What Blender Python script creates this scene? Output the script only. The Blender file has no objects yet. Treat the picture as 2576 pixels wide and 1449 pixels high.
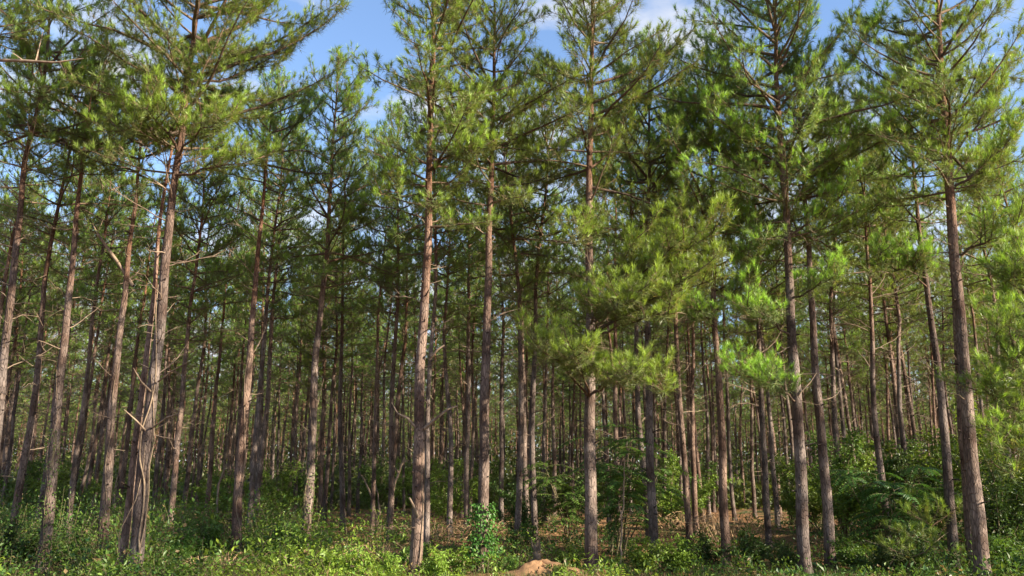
import bpy, math
import numpy as np
from mathutils import Vector, Quaternion, Matrix

# ------------------------------------------------------------------ camera, sky, sun, exposure
R = math.radians
scene = bpy.context.scene
C = scene.collection
PITCH = R(13.9); FPX = 2150.0; EYE = 1.6
cam_d = bpy.data.cameras.new("camera"); cam = bpy.data.objects.new("camera", cam_d); C.objects.link(cam)
cam.location = (0, 0, EYE); cam.rotation_euler = (R(90) + PITCH, 0, 0)
cam_d.sensor_width = 36; cam_d.lens = FPX / 2576 * 36; cam_d.clip_start = 0.1; cam_d.clip_end = 2000
scene.camera = cam

SUN_AZ, SUN_EL = R(116), R(24)            # azimuth clockwise from the view direction (+Y)
SUN_STR, SKY_STR, EXPOSURE = 5.0, 0.070, 1.78
sd = bpy.data.lights.new("sun", 'SUN'); so = bpy.data.objects.new("sun", sd); C.objects.link(so)
sd.energy = SUN_STR; sd.angle = R(0.5); sd.color = (1.0, 0.88, 0.68)
sv = Vector((math.sin(SUN_AZ) * math.cos(SUN_EL), math.cos(SUN_AZ) * math.cos(SUN_EL), math.sin(SUN_EL)))
so.rotation_euler = sv.to_track_quat('Z', 'Y').to_euler(); so.location = (30, -10, 30)

w = bpy.data.worlds.new("World"); scene.world = w; w.use_nodes = True
nt = w.node_tree; nt.nodes.clear()
def N(tree, t, **kw):
    n = tree.nodes.new(t)
    for k, v in kw.items(): setattr(n, k, v)
    return n
def ramp(tree, stops, interp='LINEAR'):
    n = N(tree, 'ShaderNodeValToRGB'); e = n.color_ramp; e.interpolation = interp
    while len(e.elements) < len(stops): e.elements.new(0.5)
    for el, (p, c) in zip(e.elements, stops):
        el.position = p; el.color = (*c, 1) if len(c) == 3 else c
    return n
L = nt.links.new
sky = N(nt, 'ShaderNodeTexSky', sky_type='NISHITA', sun_disc=False, sun_elevation=SUN_EL, sun_rotation=SUN_AZ)
sky.air_density = 1.0; sky.dust_density = 0.6; sky.ozone_density = 2.0
tc = N(nt, 'ShaderNodeTexCoord')
mp = N(nt, 'ShaderNodeMapping'); mp.inputs['Scale'].default_value = (2.3, 2.3, 5.5); mp.inputs['Location'].default_value = (2.2, 5.1, 2.2)
L(tc.outputs['Generated'], mp.inputs['Vector'])
nz = N(nt, 'ShaderNodeTexNoise'); nz.inputs['Scale'].default_value = 1.9; nz.inputs['Detail'].default_value = 7; nz.inputs['Roughness'].default_value = 0.55
L(mp.outputs['Vector'], nz.inputs['Vector'])
sx = N(nt, 'ShaderNodeSeparateXYZ'); L(tc.outputs['Generated'], sx.inputs['Vector'])
low = N(nt, 'ShaderNodeMapRange'); low.inputs[1].default_value = 0.50; low.inputs[2].default_value = 0.14; low.inputs[3].default_value = -0.05; low.inputs[4].default_value = 0.12
L(sx.outputs['Z'], low.inputs[0])
ad = N(nt, 'ShaderNodeMath', operation='ADD'); L(nz.outputs['Fac'], ad.inputs[0]); L(low.outputs[0], ad.inputs[1])
cr = ramp(nt, [(0.49, (0, 0, 0)), (0.68, (.95, .95, .95))]); L(ad.outputs[0], cr.inputs['Fac'])
mxs = N(nt, 'ShaderNodeMix', data_type='RGBA'); L(cr.outputs['Color'], mxs.inputs['Factor'])
tintn = N(nt, 'ShaderNodeMix', data_type='RGBA', blend_type='MULTIPLY'); tintn.inputs['Factor'].default_value = 1.0
tintn.inputs['B'].default_value = (1.25, 1.28, 1.36, 1)
L(sky.outputs['Color'], tintn.inputs['A'])
L(tintn.outputs['Result'], mxs.inputs['A']); mxs.inputs['B'].default_value = (4.2, 4.25, 4.4, 1)
bg = N(nt, 'ShaderNodeBackground'); bg.inputs['Strength'].default_value = SKY_STR
L(mxs.outputs['Result'], bg.inputs['Color'])
wo = N(nt, 'ShaderNodeOutputWorld'); L(bg.outputs['Background'], wo.inputs['Surface'])

scene.view_settings.view_transform = 'Standard'; scene.view_settings.look = 'None'
scene.view_settings.exposure = EXPOSURE; scene.view_settings.gamma = 1.0
cy = scene.cycles
cy.max_bounces = 8; cy.diffuse_bounces = 6; cy.glossy_bounces = 2; cy.transmission_bounces = 6; cy.transparent_max_bounces = 4
cy.caustics_reflective = False; cy.caustics_refractive = False
cy.use_adaptive_sampling = True; cy.adaptive_threshold = 0.008; cy.use_denoising = True; cy.denoiser = 'OPENIMAGEDENOISE'; cy.denoising_input_passes = 'RGB_ALBEDO_NORMAL'; cy.denoising_prefilter = 'ACCURATE'; cy.time_limit = 600
scene.render.use_persistent_data = False

# ------------------------------------------------------------------ numpy mesh helpers
def rs(seed): return np.random.default_rng(seed)
def nrm(a): return a / np.maximum(np.linalg.norm(a, axis=-1, keepdims=True), 1e-9)

def at(px, py, Y):
    """the point at depth Y that the photograph shows at pixel (px, py) of its 2576 px wide view"""
    xc = (px - 1288) / FPX; yc = (724.5 - py) / FPX
    d = np.array([xc, math.cos(PITCH) - yc * math.sin(PITCH), math.sin(PITCH) + yc * math.cos(PITCH)])
    return d * (Y / d[1]) + np.array([0, 0, EYE])
def to_px(p):
    q = np.asarray(p, float) - np.array([0, 0, EYE])
    f = q[1] * math.cos(PITCH) + q[2] * math.sin(PITCH); u = -q[1] * math.sin(PITCH) + q[2] * math.cos(PITCH)
    return 1288 + FPX * q[0] / f, 724.5 - FPX * u / f

def gz(x, y):
    x = np.asarray(x, float); y = np.asarray(y, float)
    b = np.interp(y, [-50, 19, 22, 26, 35, 50, 100, 200, 700], [-0.3, -.16, -.08, 0.2, 0.58, 0.85, 1.3, 4.0, 16.0])
    n = 0.05 * np.sin(x * 0.9 + 1.3 * np.sin(y * 0.37)) + 0.04 * np.sin(y * 1.3 + x * 0.5) + 0.03 * np.sin(x * 2.1 - y * 1.7)
    return b + n

class MB:
    def __init__(s): s.V = []; s.n = 0; s.F = []; s.T = []
    def add(s, V, F, mat=0, tint=None, smooth=False):
        V = np.asarray(V, float).reshape(-1, 3); F = np.asarray(F, np.int64)
        s.F.append((F + s.n, mat, smooth)); s.V.append(V); s.n += len(V)
        if tint is None: tint = np.ones((len(V), 3))
        s.T.append(np.broadcast_to(np.asarray(tint, float), (len(V), 3)))
    def tube(s, P, r, k=6, mat=0, tint=None, cap=True):
        P = np.asarray(P, float); n = len(P); r = np.broadcast_to(np.asarray(r, float), (n,))
        T = nrm(np.gradient(P, axis=0)); ref = np.array([1., 0, 0]) if abs(T[0][0]) < .8 else np.array([0, 1., 0])
        U = np.zeros((n, 3)); u = ref
        for i in range(n):
            u = u - T[i] * (u @ T[i]); u = u / np.linalg.norm(u); U[i] = u
        W = np.cross(T, U); a = np.arange(k) / k * 2 * math.pi
        ring = (U[:, None] * np.cos(a)[None, :, None] + W[:, None] * np.sin(a)[None, :, None]) * r[:, None, None] + P[:, None]
        i = np.arange(n - 1)[:, None] * k; j = np.arange(k)[None]; j2 = (j + 1) % k
        F = np.stack([i + j, i + j2, i + k + j2, i + k + j], -1).reshape(-1, 4)
        V = ring.reshape(-1, 3)
        s.add(V, F, mat, tint, True)
        if cap:
            s.add(np.vstack([ring[-1], P[-1:]]), np.stack([np.arange(k), (np.arange(k) + 1) % k, np.full(k, k)], -1), mat, tint)
    def sticks(s, A, B, ra, rb, mat=0, tint=None):
        """many thin three-sided twigs at once"""
        A = np.asarray(A, float); B = np.asarray(B, float); m = len(A)
        if not m: return
        d = nrm(B - A); u = nrm(np.cross(d, np.array([0.31, 0.52, 0.8]))); v = np.cross(d, u)
        ra = np.broadcast_to(np.asarray(ra, float), (m,))[:, None]; rb = np.broadcast_to(np.asarray(rb, float), (m,))[:, None]
        V = []
        for k in range(3):
            o = u * math.cos(k * 2.0944) + v * math.sin(k * 2.0944)
            V += [A + o * ra, B + o * rb]
        V = np.stack(V, 1)                       # a0 b0 a1 b1 a2 b2
        i = np.arange(m)[:, None] * 6
        F = np.concatenate([i + np.array(q) for q in ([0, 2, 3, 1], [2, 4, 5, 3], [4, 0, 1, 5])], 0)
        s.add(V.reshape(-1, 3), F, mat, tint)
    def needles(s, pos, axis, size, rng, n1=16, n2=20, wd=0.007, mat=0, lite=None):
        """pine shoots: an upright brush of fresh needles over a spread skirt of older ones"""
        m = len(pos)
        if not m: return
        pos = np.asarray(pos, float); axis = nrm(np.asarray(axis, float)); size = np.asarray(size, float)
        u = nrm(np.cross(axis, nrm(rng.normal(size=(m, 3))))); v = np.cross(axis, u)
        k = n1 + n2
        old = np.zeros(k, bool); old[n1:] = True
        th = np.where(old, rng.uniform(R(42), R(95), (m, k)), rng.uniform(R(12), R(60), (m, k)))
        ph = rng.uniform(0, 2 * math.pi, (m, k))
        off = np.where(old, rng.uniform(-.22, .03, (m, k)), rng.uniform(-.01, .085, (m, k)))
        ln = np.where(old, rng.uniform(.115, .18, (m, k)), rng.uniform(.10, .155, (m, k))) * size[:, None]
        d = axis[:, None] * np.cos(th)[..., None] + (u[:, None] * np.cos(ph)[..., None] + v[:, None] * np.sin(ph)[..., None]) * np.sin(th)[..., None]
        d[..., 2] -= np.where(old, .28, 0.)
        d = nrm(d)
        b = pos[:, None] + axis[:, None] * (off * size[:, None])[..., None]
        side = nrm(np.cross(d, axis[:, None] + rng.normal(0, .22, (m, k, 3)))) * (wd / 2)
        V = np.stack([b - side, b + side, b + d * ln[..., None]], 2)
        g = rng.uniform(.75, 1.2, (m, 1))
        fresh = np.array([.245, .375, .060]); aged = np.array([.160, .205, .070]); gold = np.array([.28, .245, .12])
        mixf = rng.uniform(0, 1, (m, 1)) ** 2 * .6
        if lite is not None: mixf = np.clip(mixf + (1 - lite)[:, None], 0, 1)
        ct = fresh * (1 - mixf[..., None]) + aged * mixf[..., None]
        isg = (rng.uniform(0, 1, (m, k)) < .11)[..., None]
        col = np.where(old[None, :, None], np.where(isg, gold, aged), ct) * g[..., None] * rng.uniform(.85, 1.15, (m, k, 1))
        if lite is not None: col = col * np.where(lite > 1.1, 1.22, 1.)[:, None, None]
        col = np.repeat(col[:, :, None], 3, 2).reshape(-1, 3)
        s.add(V.reshape(-1, 3), np.arange(m * k * 3).reshape(-1, 3), mat, col)
    def leaves(s, pos, dirv, nor, ln, wd, tint, mat=0):
        """many folded leaves: base, two sides, tip"""
        m = len(pos)
        if not m: return
        pos = np.asarray(pos, float); d = nrm(np.asarray(dirv, float)); sd_ = nrm(np.cross(d, nor)); up = np.cross(sd_, d)
        ln = np.broadcast_to(np.asarray(ln, float), (m,))[:, None]; wd = np.broadcast_to(np.asarray(wd, float), (m,))[:, None]
        mid = pos + d * ln * .45
        V = np.stack([pos, mid - sd_ * wd * .5 + up * wd * .15, pos + d * ln - up * ln * .12, mid + sd_ * wd * .5 + up * wd * .15], 1)
        i = np.arange(m)[:, None] * 4
        F = np.concatenate([i + np.array([0, 1, 2]), i + np.array([0, 2, 3])], 0)
        s.add(V.reshape(-1, 3), F, mat, np.repeat(np.broadcast_to(tint, (m, 3)), 4, 0))
    def mesh(s, name, mats):
        V = np.concatenate(s.V); me = bpy.data.meshes.new(name)
        me.vertices.add(len(V)); me.vertices.foreach_set('co', V.astype(np.float32).ravel())
        tot = np.concatenate([np.full(len(f), f.shape[1]) for f, _, _ in s.F]); lv = np.concatenate([f.ravel() for f, _, _ in s.F])
        me.loops.add(len(lv)); me.loops.foreach_set('vertex_index', lv.astype(np.int32))
        me.polygons.add(len(tot)); st = np.concatenate([[0], np.cumsum(tot)[:-1]])
        me.polygons.foreach_set('loop_start', st.astype(np.int32))
        for m in mats: me.materials.append(m)
        me.polygons.foreach_set('material_index', np.concatenate([np.full(len(f), m) for f, m, _ in s.F]).astype(np.int32))
        sm = np.concatenate([np.full(len(f), q) for f, _, q in s.F])
        me.polygons.foreach_set('use_smooth', sm)
        at_ = me.attributes.new('tint', 'FLOAT_COLOR', 'POINT')
        T = np.concatenate(s.T); at_.data.foreach_set('color', np.concatenate([T, np.ones((len(T), 1))], 1).astype(np.float32).ravel())
        me.update(calc_edges=True)
        return me
    def build(s, name, mats, parent=None, loc=(0, 0, 0)):
        o = bpy.data.objects.new(name, s.mesh(name, mats)); C.objects.link(o); o.location = loc
        if parent: o.parent = parent
        return o

def tag(o, label, cat, group=None, kind=None):
    if label: o['label'] = label
    if cat: o['category'] = cat
    if group: o['group'] = group
    if kind: o['kind'] = kind
    return o
def thing(name, label, cat, loc, group=None):
    o = bpy.data.objects.new(name, None); C.objects.link(o); o.location = loc; o.empty_display_size = .3
    return tag(o, label, cat, group)
def copy_tree(o):
    c = o.copy(); C.objects.link(c)
    for ch in list(o.children):
        d = ch.copy(); C.objects.link(d); d.parent = c
        for g in list(ch.children):
            e = g.copy(); C.objects.link(e); e.parent = d
    return c

# ------------------------------------------------------------------ materials
def mat(name):
    m = bpy.data.materials.new(name); m.use_nodes = True
    t = m.node_tree; t.nodes.clear()
    out = N(t, 'ShaderNodeOutputMaterial'); p = N(t, 'ShaderNodeBsdfPrincipled')
    t.links.new(p.outputs[0], out.inputs['Surface'])
    return m, t, p, out
def foliage_mat(name, trans, rough, spec, back=(1.25, 1.15, .6)):
    m, t, p, out = mat(name); l = t.links.new
    a = N(t, 'ShaderNodeAttribute', attribute_name='tint')
    oi = N(t, 'ShaderNodeObjectInfo')
    hs = N(t, 'ShaderNodeHueSaturation')
    mr = N(t, 'ShaderNodeMapRange'); mr.inputs[3].default_value = .490; mr.inputs[4].default_value = .514; l(oi.outputs['Random'], mr.inputs[0])
    mv = N(t, 'ShaderNodeMapRange'); mv.inputs[3].default_value = .82; mv.inputs[4].default_value = 1.14; l(oi.outputs['Random'], mv.inputs[0])
    l(mr.outputs[0], hs.inputs['Hue']); l(mv.outputs[0], hs.inputs['Value']); l(a.outputs['Color'], hs.inputs['Color'])
    l(hs.outputs['Color'], p.inputs['Base Color']); p.inputs['Roughness'].default_value = rough; p.inputs['Specular IOR Level'].default_value = spec
    tr = N(t, 'ShaderNodeBsdfTranslucent'); mu = N(t, 'ShaderNodeMix', data_type='RGBA', blend_type='MULTIPLY'); mu.inputs['Factor'].default_value = 1
    mu.inputs['B'].default_value = (*back, 1); l(hs.outputs['Color'], mu.inputs['A']); l(mu.outputs['Result'], tr.inputs['Color'])
    ms = N(t, 'ShaderNodeMixShader'); ms.inputs[0].default_value = trans
    l(p.outputs[0], ms.inputs[1]); l(tr.outputs[0], ms.inputs[2]); l(ms.outputs[0], out.inputs['Surface'])
    return m
M_needle = foliage_mat('pine_needles', .40, .42, .5)
M_leaf = foliage_mat('broad_leaves', .38, .45, .4)
M_grass = foliage_mat('grass_blades', .3, .55, .3)

def bark_mat(name, low_a, low_b, up_a, furrow, zlo, zhi, sc=1.0):
    m, t, p, out = mat(name); l = t.links.new
    tc = N(t, 'ShaderNodeTexCoord'); oi = N(t, 'ShaderNodeObjectInfo')
    sh = N(t, 'ShaderNodeVectorMath', operation='ADD'); l(tc.outputs['Object'], sh.inputs[0])
    sc_ = N(t, 'ShaderNodeMath', operation='MULTIPLY'); sc_.inputs[1].default_value = 40.; l(oi.outputs['Random'], sc_.inputs[0])
    cb = N(t, 'ShaderNodeCombineXYZ'); l(sc_.outputs[0], cb.inputs[2]); l(cb.outputs[0], sh.inputs[1])
    mp = N(t, 'ShaderNodeMapping'); mp.inputs['Scale'].default_value = (20 * sc, 20 * sc, 5.5 * sc); l(sh.outputs[0], mp.inputs['Vector'])
    wn = N(t, 'ShaderNodeTexNoise'); wn.inputs['Scale'].default_value = .8; l(mp.outputs[0], wn.inputs['Vector'])
    wa = N(t, 'ShaderNodeMix', data_type='RGBA'); wa.inputs['Factor'].default_value = .25; l(mp.outputs[0], wa.inputs['A']); l(wn.outputs['Color'], wa.inputs['B'])
    vo = N(t, 'ShaderNodeTexVoronoi', feature='DISTANCE_TO_EDGE'); vo.inputs['Scale'].default_value = 1.; l(mp.outputs[0], vo.inputs['Vector'])
    cell = N(t, 'ShaderNodeTexVoronoi', feature='F1'); cell.inputs['Scale'].default_value = 1.; l(mp.outputs[0], cell.inputs['Vector'])
    n1 = N(t, 'ShaderNodeTexNoise'); n1.inputs['Scale'].default_value = 1.3; n1.inputs['Detail'].default_value = 4; l(sh.outputs[0], n1.inputs['Vector'])
    n2 = N(t, 'ShaderNodeTexNoise'); n2.inputs['Scale'].default_value = 1.4; n2.inputs['Detail'].default_value = 5; n2.inputs['Roughness'].default_value = .7; l(mp.outputs[0], n2.inputs['Vector'])
    mixab = N(t, 'ShaderNodeMix', data_type='RGBA'); mixab.inputs['A'].default_value = (*low_a, 1); mixab.inputs['B'].default_value = (*low_b, 1)
    r1 = ramp(t, [(.38, (0, 0, 0)), (.62, (1, 1, 1))]); l(n1.outputs['Fac'], r1.inputs['Fac']); l(r1.outputs['Color'], mixab.inputs['Factor'])
    sx = N(t, 'ShaderNodeSeparateXYZ'); l(tc.outputs['Object'], sx.inputs[0])
    zr = N(t, 'ShaderNodeMapRange'); zr.inputs[1].default_value = zlo; zr.inputs[2].default_value = zhi; l(sx.outputs['Z'], zr.inputs[0])
    za = N(t, 'ShaderNodeMath', operation='MULTIPLY_ADD'); l(n1.outputs['Fac'], za.inputs[0]); za.inputs[1].default_value = .8; za.inputs[2].default_value = -.4
    zb = N(t, 'ShaderNodeMath', operation='ADD', use_clamp=True); l(za.outputs[0], zb.inputs[0]); l(zr.outputs[0], zb.inputs[1])
    mixu = N(t, 'ShaderNodeMix', data_type='RGBA'); mixu.inputs['B'].default_value = (*up_a, 1); l(mixab.outputs['Result'], mixu.inputs['A']); l(zb.outputs[0], mixu.inputs['Factor'])
    # plate to plate variation
    var = N(t, 'ShaderNodeMix', data_type='RGBA', blend_type='MULTIPLY'); var.inputs['Factor'].default_value = 1
    sep = N(t, 'ShaderNodeSeparateColor'); l(cell.outputs['Color'], sep.inputs[0])
    vr = ramp(t, [(0, (.68, .66, .66)), (1, (1.15, 1.12, 1.1))]); l(sep.outputs[0], vr.inputs['Fac'])
    l(mixu.outputs['Result'], var.inputs['A']); l(vr.outputs['Color'], var.inputs['B'])
    fr = ramp(t, [(.015, (1, 1, 1)), (.11, (0, 0, 0))]); l(vo.outputs['Distance'], fr.inputs['Fac'])
    fn = N(t, 'ShaderNodeMath', operation='MULTIPLY'); l(fr.outputs['Color'], fn.inputs[0]); l(n2.outputs['Fac'], fn.inputs[1])
    fur = N(t, 'ShaderNodeMix', data_type='RGBA'); fur.inputs['B'].default_value = (*furrow, 1); l(var.outputs['Result'], fur.inputs['A']); l(fn.outputs[0], fur.inputs['Factor'])
    ta = N(t, 'ShaderNodeAttribute', attribute_name='tint')
    tm = N(t, 'ShaderNodeMix', data_type='RGBA', blend_type='MULTIPLY'); tm.inputs['Factor'].default_value = 1; l(fur.outputs['Result'], tm.inputs['A']); l(ta.outputs['Color'], tm.inputs['B'])
    hs = N(t, 'ShaderNodeHueSaturation'); mv = N(t, 'ShaderNodeMapRange'); mv.inputs[3].default_value = .8; mv.inputs[4].default_value = 1.15; l(oi.outputs['Random'], mv.inputs[0])
    l(mv.outputs[0], hs.inputs['Value']); l(tm.outputs['Result'], hs.inputs['Color'])
    m7 = N(t, 'ShaderNodeMath', operation='MULTIPLY'); m7.inputs[1].default_value = 7.31; l(oi.outputs['Random'], m7.inputs[0]); f7 = N(t, 'ShaderNodeMath', operation='FRACT'); l(m7.outputs[0], f7.inputs[0])
    gr_ = ramp(t, [(0, (.92, .98, 1.04)), (.5, (1, 1, 1)), (1, (1.1, .97, .88))]); l(f7.outputs[0], gr_.inputs['Fac'])
    gm = N(t, 'ShaderNodeMix', data_type='RGBA', blend_type='MULTIPLY'); gm.inputs['Factor'].default_value = 1; l(hs.outputs['Color'], gm.inputs['A']); l(gr_.outputs['Color'], gm.inputs['B'])
    l(gm.outputs['Result'], p.inputs['Base Color']); p.inputs['Roughness'].default_value = .9; p.inputs['Specular IOR Level'].default_value = .2
    hm = N(t, 'ShaderNodeMath', operation='MULTIPLY_ADD'); l(fr.outputs['Color'], hm.inputs[0]); hm.inputs[1].default_value = -.7; l(n2.outputs['Fac'], hm.inputs[2])
    bp = N(t, 'ShaderNodeBump'); bp.inputs['Strength'].default_value = .8; bp.inputs['Distance'].default_value = .03; l(hm.outputs[0], bp.inputs['Height']); l(bp.outputs[0], p.inputs['Normal'])
    return m
M_bark = bark_mat('pine_bark', (.245, .192, .165), (.092, .064, .053), (.175, .092, .057), (.03, .021, .018), 5.5, 10.5)
M_limb = bark_mat('limb_bark', (.19, .125, .09), (.13, .09, .07), (.20, .12, .075), (.05, .035, .03), 40, 60, 2.5)
def plain(name, a, b, scale, rough=.9, bump=.0, tinted=False):
    m, t, p, out = mat(name); l = t.links.new
    tc = N(t, 'ShaderNodeTexCoord'); n = N(t, 'ShaderNodeTexNoise'); n.inputs['Scale'].default_value = scale; n.inputs['Detail'].default_value = 5
    l(tc.outputs['Object'], n.inputs['Vector'])
    r = ramp(t, [(.35, a), (.65, b)]); l(n.outputs['Fac'], r.inputs['Fac']); last = r.outputs['Color']
    if tinted:
        ta = N(t, 'ShaderNodeAttribute', attribute_name='tint'); tm = N(t, 'ShaderNodeMix', data_type='RGBA', blend_type='MULTIPLY'); tm.inputs['Factor'].default_value = 1
        l(last, tm.inputs['A']); l(ta.outputs['Color'], tm.inputs['B']); last = tm.outputs['Result']
    l(last, p.inputs['Base Color']); p.inputs['Roughness'].default_value = rough; p.inputs['Specular IOR Level'].default_value = .25
    if bump:
        bp = N(t, 'ShaderNodeBump'); bp.inputs['Strength'].default_value = bump; bp.inputs['Distance'].default_value = .02; l(n.outputs['Fac'], bp.inputs['Height']); l(bp.outputs[0], p.inputs['Normal'])
    return m
M_dead = plain('dead_wood', (.14, .10, .075), (.27, .20, .145), 6., tinted=True)
M_twig = plain('twig_wood', (.10, .07, .05), (.17, .115, .075), 8.)
M_vine = plain('vine_wood', (.14, .10, .07), (.25, .185, .125), 9.)
M_stem = plain('green_stem', (.10, .085, .045), (.17, .14, .08), 8.)
M_straw = plain('dry_straw', (.26, .165, .09), (.42, .29, .17), 3., tinted=True)
M_clay = plain('orange_clay', (.14, .078, .042), (.26, .15, .08), 7., bump=1.)

def ground_mat():
    m, t, p, out = mat('forest_floor'); l = t.links.new
    tc = N(t, 'ShaderNodeTexCoord')
    def noise(s, d=5, r=.6):
        n = N(t, 'ShaderNodeTexNoise'); n.inputs['Scale'].default_value = s; n.inputs['Detail'].default_value = d; n.inputs['Roughness'].default_value = r; l(tc.outputs['Object'], n.inputs['Vector']); return n
    a, b, c = noise(.35), noise(3.), noise(30., 3, .7)
    r1 = ramp(t, [(.3, (.14, .07, .036)), (.5, (.235, .12, .058)), (.72, (.32, .18, .09))]); l(c.outputs['Fac'], r1.inputs['Fac'])
    r2 = ramp(t, [(.3, (.10, .06, .032)), (.7, (.31, .165, .08))]); l(b.outputs['Fac'], r2.inputs['Fac'])
    m1 = N(t, 'ShaderNodeMix', data_type='RGBA'); m1.inputs['Factor'].default_value = .45; l(r1.outputs['Color'], m1.inputs['A']); l(r2.outputs['Color'], m1.inputs['B'])
    r3 = ramp(t, [(.50, (0, 0, 0)), (.62, (1, 1, 1))]); l(a.outputs['Fac'], r3.inputs['Fac'])
    m2 = N(t, 'ShaderNodeMix', data_type='RGBA'); m2.inputs['B'].default_value = (.045, .06, .018, 1); l(r3.outputs['Color'], m2.inputs['Factor']); l(m1.outputs['Result'], m2.inputs['A'])
    l(m2.outputs['Result'], p.inputs['Base Color']); p.inputs['Roughness'].default_value = .95; p.inputs['Specular IOR Level'].default_value = .15
    bp = N(t, 'ShaderNodeBump'); bp.inputs['Strength'].default_value = .7; bp.inputs['Distance'].default_value = .05; l(c.outputs['Fac'], bp.inputs['Height']); l(bp.outputs[0], p.inputs['Normal'])
    return m
M_ground = ground_mat()

# ------------------------------------------------------------------ the ground, out to the horizon
gx = np.concatenate([np.linspace(-900, -40, 24), np.linspace(-38, 38, 153), np.linspace(40, 900, 24)])
gy = np.concatenate([np.linspace(-300, 8, 12), np.linspace(9, 60, 153), np.linspace(63, 1200, 50)])
GX, GY = np.meshgrid(gx, gy); g = MB(); nx, ny = len(gx), len(gy)
ii = (np.arange(ny - 1)[:, None] * nx + np.arange(nx - 1)[None]).ravel()
g.add(np.stack([GX, GY, gz(GX, GY)], -1).reshape(-1, 3), np.stack([ii, ii + 1, ii + nx + 1, ii + nx], -1), 0, None, True)
tag(g.build('ground', [M_ground]), None, None, None, 'structure')

# ------------------------------------------------------------------ pine trees
def trunk_fn(pts):
    """pts: axis points (z rising) -> function z -> centre"""
    pts = np.asarray(pts, float)
    return lambda z: np.stack([np.interp(z, pts[:, 2], pts[:, 0]), np.interp(z, pts[:, 2], pts[:, 1]), np.asarray(z, float)], -1)
def trunk_r(z, H, dbh):
    z = np.asarray(z, float)
    return dbh / 2 * (np.clip(1 - z / H, 0, 1) ** .85 * .93 + .03) * (1 + .32 * np.exp(-np.maximum(z, 0) / .2))
def limb_path(rng, start, az, el, Ln, n=7, rise=.5, wob=.05):
    P = [np.asarray(start, float)]; a, e = az, el; st = Ln / (n - 1)
    for i in range(n - 1):
        a += rng.normal(0, .12); e += rise / (n - 1) + rng.normal(0, wob)
        P.append(P[-1] + st * np.array([math.cos(a) * math.cos(e), math.sin(a) * math.cos(e), math.sin(e)]))
    return np.array(P)
class Tufts:
    def __init__(s): s.p = []; s.a = []; s.s = []; s.l = []
    def add(s, p, a, sz, l=1.): s.p.append(p); s.a.append(a); s.s.append(sz); s.l.append(l)
def dress(rng, P, tf, sa, sb, tr, dens=1., t0=.2, sz=1.27, lt=1.):
    """side twigs and shoots along a limb path"""
    n = len(P); Ln = np.linalg.norm(np.diff(P, axis=0), axis=1).sum(); up = np.array([0, 0, 1.])
    nt_ = max(2, int(Ln * 5.5 * dens) + 1)
    for j in range(nt_):
        s = t0 + (1 - t0) * (j + rng.uniform(0, 1)) / nt_; f = min(s, .999) * (n - 1); i = int(f); q = P[i] + (P[i + 1] - P[i]) * (f - i)
        T = nrm(P[i + 1] - P[i]); side = nrm(np.cross(T, up)) * (1 if j % 2 else -1)
        a = rng.uniform(R(28), R(68)); d = nrm(T * math.cos(a) + side * math.sin(a) + up * rng.uniform(-.1, .45))
        tl = rng.uniform(.18, .5) * (.55 + .7 * (1 - s)) * min(1.5, .55 + Ln * .35)
        mid = q + d * tl * .55; d2 = nrm(d + up * .35); e = mid + d2 * tl * .45
        sa.append(q); sb.append(mid); tr.append(.0065); sa.append(mid); sb.append(e); tr.append(.005)
        tf.add(e, nrm(d2 * .75 + up * .7 + rng.normal(0, .28, 3)), sz * rng.uniform(.85, 1.2), lt)
        if tl > .27 and rng.uniform() < .85:
            d3 = nrm(d + side * rng.uniform(-.8, .8) + T * rng.uniform(-.4, .6) + up * .3); e3 = mid + d3 * tl * .4
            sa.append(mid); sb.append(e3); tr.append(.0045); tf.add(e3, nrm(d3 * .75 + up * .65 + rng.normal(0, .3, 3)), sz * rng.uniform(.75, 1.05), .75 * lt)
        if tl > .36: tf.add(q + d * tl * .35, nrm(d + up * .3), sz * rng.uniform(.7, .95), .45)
    tf.add(P[-1], nrm(P[-1] - P[-2] + up * .5 * np.linalg.norm(P[-1] - P[-2])), sz * rng.uniform(1., 1.3))
def dead_branch(mb, rng, start, az, el, Ln, r0, k=5, matn=0, bushy=1.):
    P = limb_path(rng, start, az, el, Ln, 6, rng.uniform(-.2, .5), .16)
    tn = np.full(3, rng.uniform(.8, 1.15))
    mb.tube(P, np.linspace(r0, max(.004, r0 * .3), 6), k, matn, tn)
    A, B, ra = [], [], []
    for j in range(int(rng.integers(2, 6) * bushy * min(1.4, .4 + Ln))):
        i = int(rng.integers(1, 5)); T = nrm(P[i + 1] - P[i]); d = nrm(T + rng.normal(0, .55, 3)); l2 = rng.uniform(.15, .45) * Ln
        m = P[i] + d * l2 * .5; e = m + nrm(d + rng.normal(0, .35, 3)) * l2 * .5
        A += [P[i], m]; B += [m, e]; ra += [r0 * .35, r0 * .26]
        if l2 > .3: A.append(m); B.append(m + nrm(d + rng.normal(0, .7, 3)) * l2 * .45); ra.append(r0 * .22)
    if A: mb.sticks(A, B, np.maximum(ra, .0035), np.maximum(np.array(ra) * .55, .0025), matn, tn)

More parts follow.
